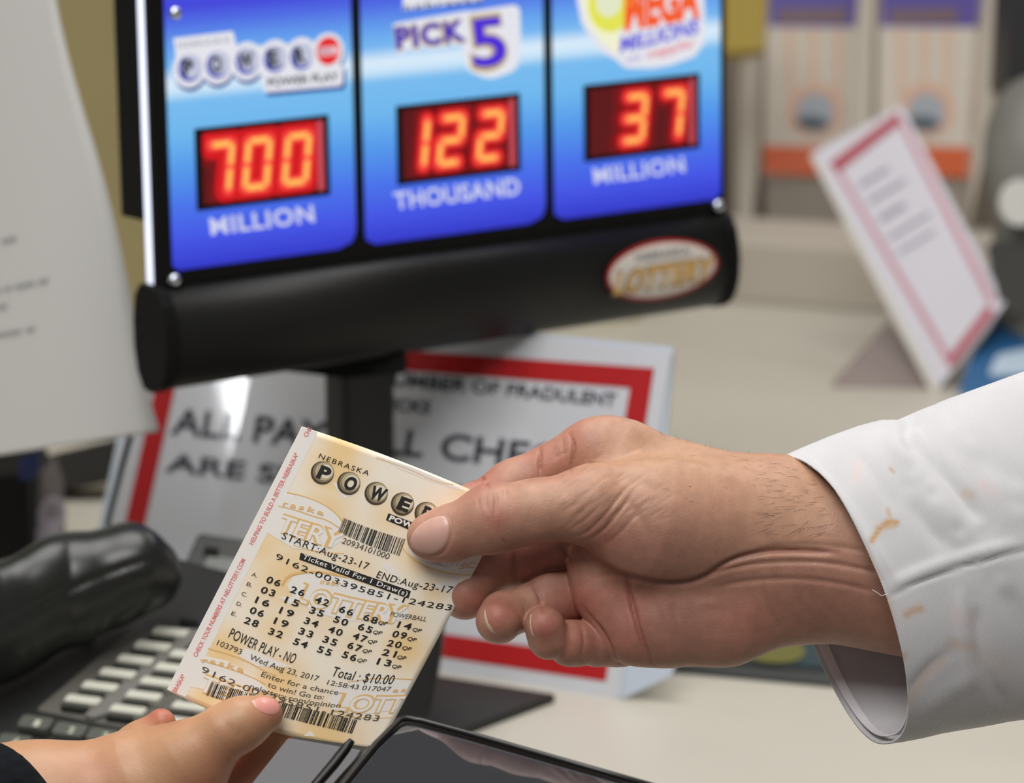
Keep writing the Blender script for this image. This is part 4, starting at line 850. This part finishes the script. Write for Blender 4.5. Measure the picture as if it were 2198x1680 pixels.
tr = blobs(V, [(1065, 1110, 30, 40, .55), (990, 1190, 60, 30, .4), (1290, 1160, 50, 40, .5), (1070, 1320, 40, 40, .8), (1170, 1345, 35, 35, .8), (1010, 1290, 40, 50, .6), (1030, 1025, 50, 40, .6), (1180, 980, 70, 50, .5), (1240, 1380, 80, 50, .5), (1150, 1200, 90, 50, .7), (1330, 1330, 70, 120, .5), (1240, 940, 40, 40, .5), (1600, 1330, 80, 50, .3), (1250, 1290, 70, 50, .7)])
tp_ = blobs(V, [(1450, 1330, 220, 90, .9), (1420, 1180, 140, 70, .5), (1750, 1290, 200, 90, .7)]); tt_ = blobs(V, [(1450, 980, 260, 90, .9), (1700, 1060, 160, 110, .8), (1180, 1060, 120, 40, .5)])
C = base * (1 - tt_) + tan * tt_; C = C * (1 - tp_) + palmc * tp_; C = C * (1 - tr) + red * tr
for l_, d_, w_ in folds:  # crease shade and the redness of folds painted into the skin colour
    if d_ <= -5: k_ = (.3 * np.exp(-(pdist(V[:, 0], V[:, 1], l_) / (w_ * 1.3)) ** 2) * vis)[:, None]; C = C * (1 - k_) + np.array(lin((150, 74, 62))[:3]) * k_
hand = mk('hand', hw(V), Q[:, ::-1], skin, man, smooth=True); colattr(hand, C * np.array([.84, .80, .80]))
def patch(body, outline, off, m, parent, name, dome=3.0, z0=200, rings=8, lift=0.0):
    o = sub(outline, 5); c = o.mean(0); n = len(o); fr = [0.0] + [r / rings for r in range(1, rings + 1)]
    xy = [c[None]] + [c + (o - c) * f for f in fr[1:]]; xy = np.vstack(xy); f = np.concatenate([[0]] + [np.full(n, v) for v in fr[1:]])
    p = body.front(xy[:, 0], xy[:, 1], z0); nn = body.normal(p); p = p + nn * (off + dome * (1 - f ** 2) - 2.5 * (f > .99))[:, None]
    Fc = [[0, 1 + k, 1 + (k + 1) % n] for k in range(n)] + [[1 + (r - 1) * n + k, 1 + r * n + k, 1 + r * n + (k + 1) % n, 1 + (r - 1) * n + (k + 1) % n] for r in range(1, rings) for k in range(n)]
    return mk(name, hw(p), Fc, m, parent, smooth=True)
thumb_nail = chaikin([(875, 1164), (882, 1140), (904, 1118), (934, 1104), (957, 1101), (966, 1116), (968, 1142), (962, 1166), (948, 1184), (926, 1194), (900, 1189), (882, 1180), (875, 1164)], 2)[:-1]
patch(HB, thumb_nail, .2, nailm, man, 'fingernail', 2.2)
patch(HB, chaikin([(1037, 1300), (1036, 1322), (1042, 1344), (1054, 1362), (1073, 1371), (1060, 1357), (1049, 1338), (1043, 1316), (1041, 1300), (1037, 1300)], 1)[:-1], .5, naile, man, 'fingernail', 1.2, rings=3)
patch(HB, chaikin([(1139, 1308), (1135, 1330), (1137, 1354), (1143, 1372), (1148, 1374), (1146, 1364), (1140, 1340), (1140, 1324), (1143, 1310), (1139, 1308)], 1)[:-1], .5, naile, man, 'fingernail', 1.2, rings=3)
# hairs on the wrist and the back of the hand
rr = random.Random(7); b = Bag()
def hair(x, y, dx, dy, ln, z0=200):
    p = HB.front(np.array([x, x + dx * ln * .5, x + dx * ln]), np.array([y, y + dy * ln * .5, y + dy * ln]), z0); n_ = HB.normal(p[:1])[0]
    q = np.array([p[0], p[0] + np.array([dx, dy, 0]) * ln * .5 + n_ * ln * .10, p[0] + np.array([dx, dy, 0]) * ln + n_ * ln * .12])
    V, Fc = tube(hw(q), [.00004, .00003, .000015], 3, False, up=(0.1, .9, .3)); b.add(V, Fc)
for _ in range(110): hair(rr.uniform(1640, 1790), rr.uniform(995, 1150), -rr.uniform(.6, 1), rr.uniform(-.1, .45), rr.uniform(22, 48))
for _ in range(36): hair(rr.uniform(1430, 1640), rr.uniform(975, 1080), -rr.uniform(.6, 1), rr.uniform(-.2, .2), rr.uniform(10, 24))
xs_ = np.linspace(1330, 1690, 36)
for x in xs_:
    x += rr.uniform(-4, 4); y = np.interp(x, [1300, 1350, 1450, 1560, 1690], [906, 914, 944, 972, 990]) + 4
    z = -40; ln = rr.uniform(14, 34); d = np.array([rr.uniform(-.8, .3), -rr.uniform(.4, 1), rr.uniform(-.2, .4)]); q = np.array([[x, y, z], [x, y, z] + d * ln * .5 + [2, 0, 0], [x, y, z] + d * ln])
    V, Fc = tube(hw(q), [.00004, .00003, .000015], 3, False, up=(0.1, .9, .3)); b.add(V, Fc)
b.build('arm_hair', mat('hair_brown', (62, 44, 32), .6), man, kind='stuff')

# ------------------------------------------------------------------ coat sleeve
st_T = [(1690, 984), (1728, 966), (1790, 940), (1850, 918), (1895, 906), (1935, 905), (1990, 881), (2080, 846), (2198, 803), (2330, 758), (2520, 700)]
st_B = [(1895, 1592), (1925, 1588), (1968, 1580), (2010, 1570), (2050, 1563), (2090, 1557), (2140, 1548), (2220, 1536), (2330, 1520), (2450, 1502), (2620, 1480)]
st_b = [112, 108, 102, 98, 94, 90, 84, 76, 66, 56, 40]
NS, NPh = 190, 300
s_ = np.linspace(0, 10, NS); phi = np.linspace(0, 2 * math.pi, NPh, endpoint=False)
Tx = np.interp(s_, range(11), [p[0] for p in st_T]); Ty = np.interp(s_, range(11), [p[1] for p in st_T]); Bx = np.interp(s_, range(11), [p[0] for p in st_B]); By = np.interp(s_, range(11), [p[1] for p in st_B]); bb = np.interp(s_, range(11), st_b)
S_, PHI = np.meshgrid(np.arange(NS), phi, indexing='ij'); cp_, sp_ = np.cos(PHI), np.sin(PHI)
cx_ = (Tx + Bx)[S_] / 2; cy_ = (Ty + By)[S_] / 2
near = np.where(sp_ > 0, 1.0, .74)
xx = cx_ + (Tx - Bx)[S_] / 2 * cp_ + bb[S_] * near * np.sign(sp_) * np.abs(sp_) ** .85
yy = cy_ + (Ty - By)[S_] / 2 * cp_
zz = -30 + 205 * sp_
Vs = np.stack([xx, yy, zz], -1).reshape(-1, 3)
Fc = np.array([[i * NPh + k, (i + 1) * NPh + k, (i + 1) * NPh + (k + 1) % NPh, i * NPh + (k + 1) % NPh] for i in range(NS - 1) for k in range(NPh)])
ctr = np.stack([cx_.ravel(), cy_.ravel(), np.full(cx_.size, -30.)], -1); Nn = Vs - ctr; Nn[:, 0] *= .3; Nn /= np.linalg.norm(Nn, axis=1)[:, None]
fr_ = (sp_ > -.05).ravel()
fl = [([(1990, 884), (1960, 905), (1935, 935), (1990, 985), (2060, 1060), (2110, 1130)], -9, 16), ([(1950, 920), (1920, 960), (1960, 1010)], 6, 18), ([(2040, 900), (2100, 985), (2180, 1080)], 5, 30), ([(2080, 960), (2198, 1060)], -6, 26), ([(1950, 1060), (1990, 1130), (2040, 1190)], -7, 18), ([(2000, 1060), (2060, 1140)], 5, 20),
      ([(1905, 1280), (1990, 1240), (2080, 1210), (2198, 1182), (2400, 1120)], -6, 3.4), ([(1900, 1262), (1990, 1222), (2080, 1192), (2198, 1164)], 5, 12), ([(2090, 1290), (2105, 1400), (2120, 1460), (2170, 1530)], -6, 15), ([(2060, 1250), (2070, 1380), (2090, 1480)], 4, 15), ([(1930, 1510), (1990, 1430), (2050, 1390)], -4, 12), ([(1960, 1540), (2060, 1460), (2130, 1450)], 4, 20), ([(1760, 1010), (1850, 1130), (1930, 1260)], 2.5, 10), ([(1740, 990), (1800, 1060), (1860, 1160), (1908, 1262)], 3, 5), ([(2150, 1250), (2198, 1330), (2230, 1450)], -7, 24), ([(1830, 960), (1880, 1020), (1930, 1110)], -3, 14)]
Vs = sculpt(Vs, Nn, [(a_, d_ * 1.25, w_ * 1.15) for a_, d_, w_ in fl], fr_)
ins_s = S_.ravel()
stn = np.zeros(len(Vs)); 
for l, a, wdt in (([(1870, 1162), (1885, 1140), (1905, 1120), (1925, 1122)], .9, 6), ([(1885, 1135), (1922, 1126)], .7, 7), ([(1906, 1095), (1910, 1110)], .5, 5), ([(1912, 1008), (1918, 1014)], .6, 4), ([(1858, 1180), (1870, 1210), (1885, 1240)], .45, 8), ([(1925, 1530), (1932, 1515), (1940, 1505)], 1.0, 3.5), ([(1950, 1500), (1990, 1440), (2020, 1420)], .3, 12), ([(1945, 1318), (1962, 1308), (1975, 1306)], .6, 9), ([(1905, 1290), (1915, 1340)], .35, 9), ([(1940, 1405), (1930, 1415)], .5, 8), ([(2075, 1060), (2085, 1062)], .3, 12), ([(2040, 1380), (2080, 1385)], .28, 14), ([(2100, 1410), (2150, 1420)], .15, 22)):
    stn = np.maximum(stn, a * np.exp(-(pdist(Vs[:, 0], Vs[:, 1], l) / wdt) ** 2))
stn *= fr_; pk = np.zeros(len(Vs))
for l, a, wdt in (([(1842, 1000), (1840, 1030)], .35, 12), ([(2110, 1040), (2135, 1060)], .3, 12), ([(2050, 1320), (2080, 1330)], .25, 18)): pk = np.maximum(pk, a * np.exp(-(pdist(Vs[:, 0], Vs[:, 1], l) / wdt) ** 2))
w0 = np.array(lin((207, 206, 208))[:3]); st_c = np.array(lin((196, 146, 82))[:3]); pk_c = np.array(lin((232, 200, 196))[:3])
C = w0 * (1 - stn[:, None]) + st_c * stn[:, None]; C = C * (1 - pk[:, None] * fr_[:, None]) + pk_c * pk[:, None] * fr_[:, None]
m_coat = mat('coat_cotton', (226, 224, 224), .85, attr='tint', spec=.2, var=.06, vscale=45)
nt = m_coat.node_tree; tc = nt.nodes.new('ShaderNodeTexCoord'); mp_ = nt.nodes.new('ShaderNodeMapping'); mp_.inputs['Rotation'].default_value = (0, 0.85, 0); wv = nt.nodes.new('ShaderNodeTexWave'); wv.inputs['Scale'].default_value = 560; wv.inputs['Distortion'].default_value = .3
bp2 = nt.nodes.new('ShaderNodeBump'); bp2.inputs['Strength'].default_value = .6; bp2.inputs['Distance'].default_value = .00012
nt.links.new(tc.outputs['Object'], mp_.inputs[0]); nt.links.new(mp_.outputs[0], wv.inputs[0]); nt.links.new(wv.outputs[0], bp2.inputs['Height']); nt.links.new(bp2.outputs[0], nt.nodes['Principled BSDF'].inputs['Normal'])
slv = mk('coat_sleeve', hw(Vs), Fc, m_coat, man, smooth=True, solid=.0009); colattr(slv, C)
# rolled hem inside the cuff and a loose thread
hem = Vs.reshape(NS, NPh, 3)[4:16]; cc = ctr.reshape(NS, NPh, 3)[4:16]; hem = cc + (hem - cc) * .965
h2 = hem.reshape(-1, 3); Fh = [[i * NPh + k, i * NPh + (k + 1) % NPh, (i + 1) * NPh + (k + 1) % NPh, (i + 1) * NPh + k] for i in range(11) for k in range(NPh)]
mk('cuff_hem', hw(h2), Fh, mat('hem_cotton', (226, 222, 226), .85, spec=.2), man, smooth=True, solid=.0006)
th = chaikin([(1872, 1265, 0), (1884, 1272, 0), (1893, 1279, 0), (1898, 1276, 0), (1906, 1274, 0)], 2); th[:, 2] = 190
V, Fc2 = tube(hw(th), .00012, 5, up=(0.1, .9, .3)); mk('loose_thread', V, Fc2, mat('thread_white', (235, 232, 228), .8), man)

# ------------------------------------------------------------------ left hand, lower left
wo = thing('person', "other person's hand in a black knit sleeve holding the bottom of the ticket", 'person', tuple(hw(np.array([[150, 1900, -60.]]))[0]))
L = Body([(70, 30, [Cap((60, 1790, -10), (330, 1700, 0), 190, 128, .7), Cap((330, 1690, 10), (410, 1640, 34), 122, 78, .8), Cap((-200, 1900, -30), (60, 1790, -10), 170, 185, .75), Cap((260, 1740, -20), (380, 1790, -50), 110, 90, .8)]),
          (24, 40, [Cap((400, 1632, 36), (478, 1574, 56), 82, 58, .9), Cap((478, 1574, 56), (520, 1552, 56), 56, 55, .9), Cap((520, 1552, 56), (566, 1532, 46), 54, 41, .85)]),
          (22, 4, [Cap((360, 1760, -60), (470, 1690, -92), 62, 56), Cap((470, 1690, -92), (560, 1610, -78), 54, 48), Cap((560, 1610, -78), (600, 1570, -52), 46, 40)]),
          (22, 4, [Cap((330, 1800, -90), (480, 1770, -120), 60, 54), Cap((480, 1770, -120), (590, 1700, -110), 54, 46)]),
          (22, 30, [Cap((200, 1680, -90), (300, 1600, -110), 60, 50), Cap((300, 1600, -110), (346, 1552, -90), 46, 32)])])
V, Q, N = L.mesh((-60, 1440, -240), (680, 1960, 160), 5.0)
V = sculpt(V, N, [([(482, 1545), (500, 1570), (508, 1588)], -1.6, 5), ([(518, 1562), (512, 1580)], -1.2, 4)])
base = np.array(lin((190, 144, 108))[:3]); red = np.array(lin((184, 104, 86))[:3])
t = blobs(V, [(590, 1540, 40, 40, .5), (345, 1530, 40, 26, .9), (560, 1650, 120, 60, .7), (480, 1700, 90, 60, .6), (200, 1650, 70, 50, .25)])
lh = mk('hand', hw(V), Q[:, ::-1], skin2, wo, smooth=True); colattr(lh, base * (1 - t) + red * t)
patch(L, chaikin([(536, 1502), (560, 1492), (590, 1496), (604, 1512), (604, 1530), (588, 1538), (566, 1534), (548, 1520), (536, 1502)], 2)[:-1], .2, nail_pink, wo, 'fingernail', 1.8)
# knitted sleeve
rg = []; NPh = 90
for i, (cx_, cy_, a, b_, rot) in enumerate([(96, 1742, 150, 172, -.60), (86, 1740, 160, 184, -.60), (70, 1746, 162, 186, -.60), (20, 1770, 168, 190, -.58), (-60, 1810, 176, 196, -.56), (-180, 1870, 185, 205, -.55), (-320, 1930, 195, 215, -.55)]):
    c, s = math.cos(rot), math.sin(rot); ax = np.array([c, s, 0]); nr = np.array([-s, c, 0])
    for k in range(NPh):
        f = 2 * math.pi * k / NPh; rb = 1 + .012 * math.cos(f * 30); rg.append(np.array([cx_, cy_, -15]) + (nr * a * 1.0 * math.cos(f) + np.array([0, 0, 1]) * b_ * .93 * math.sin(f)) * rb + ax * 30 * math.sin(f) * (1 if math.sin(f) > 0 else .5))
Vk = np.array(rg); n = 7
Fk = [[i * NPh + k, (i + 1) * NPh + k, (i + 1) * NPh + (k + 1) % NPh, i * NPh + (k + 1) % NPh] for i in range(n - 1) for k in range(NPh)]
mk('knit_sleeve', hw(Vk), Fk, mat('black_knit', (20, 22, 26), .95, spec=.15, bump=.0004, bscale=500, var=.4, vscale=200), wo, smooth=True, solid=.002)
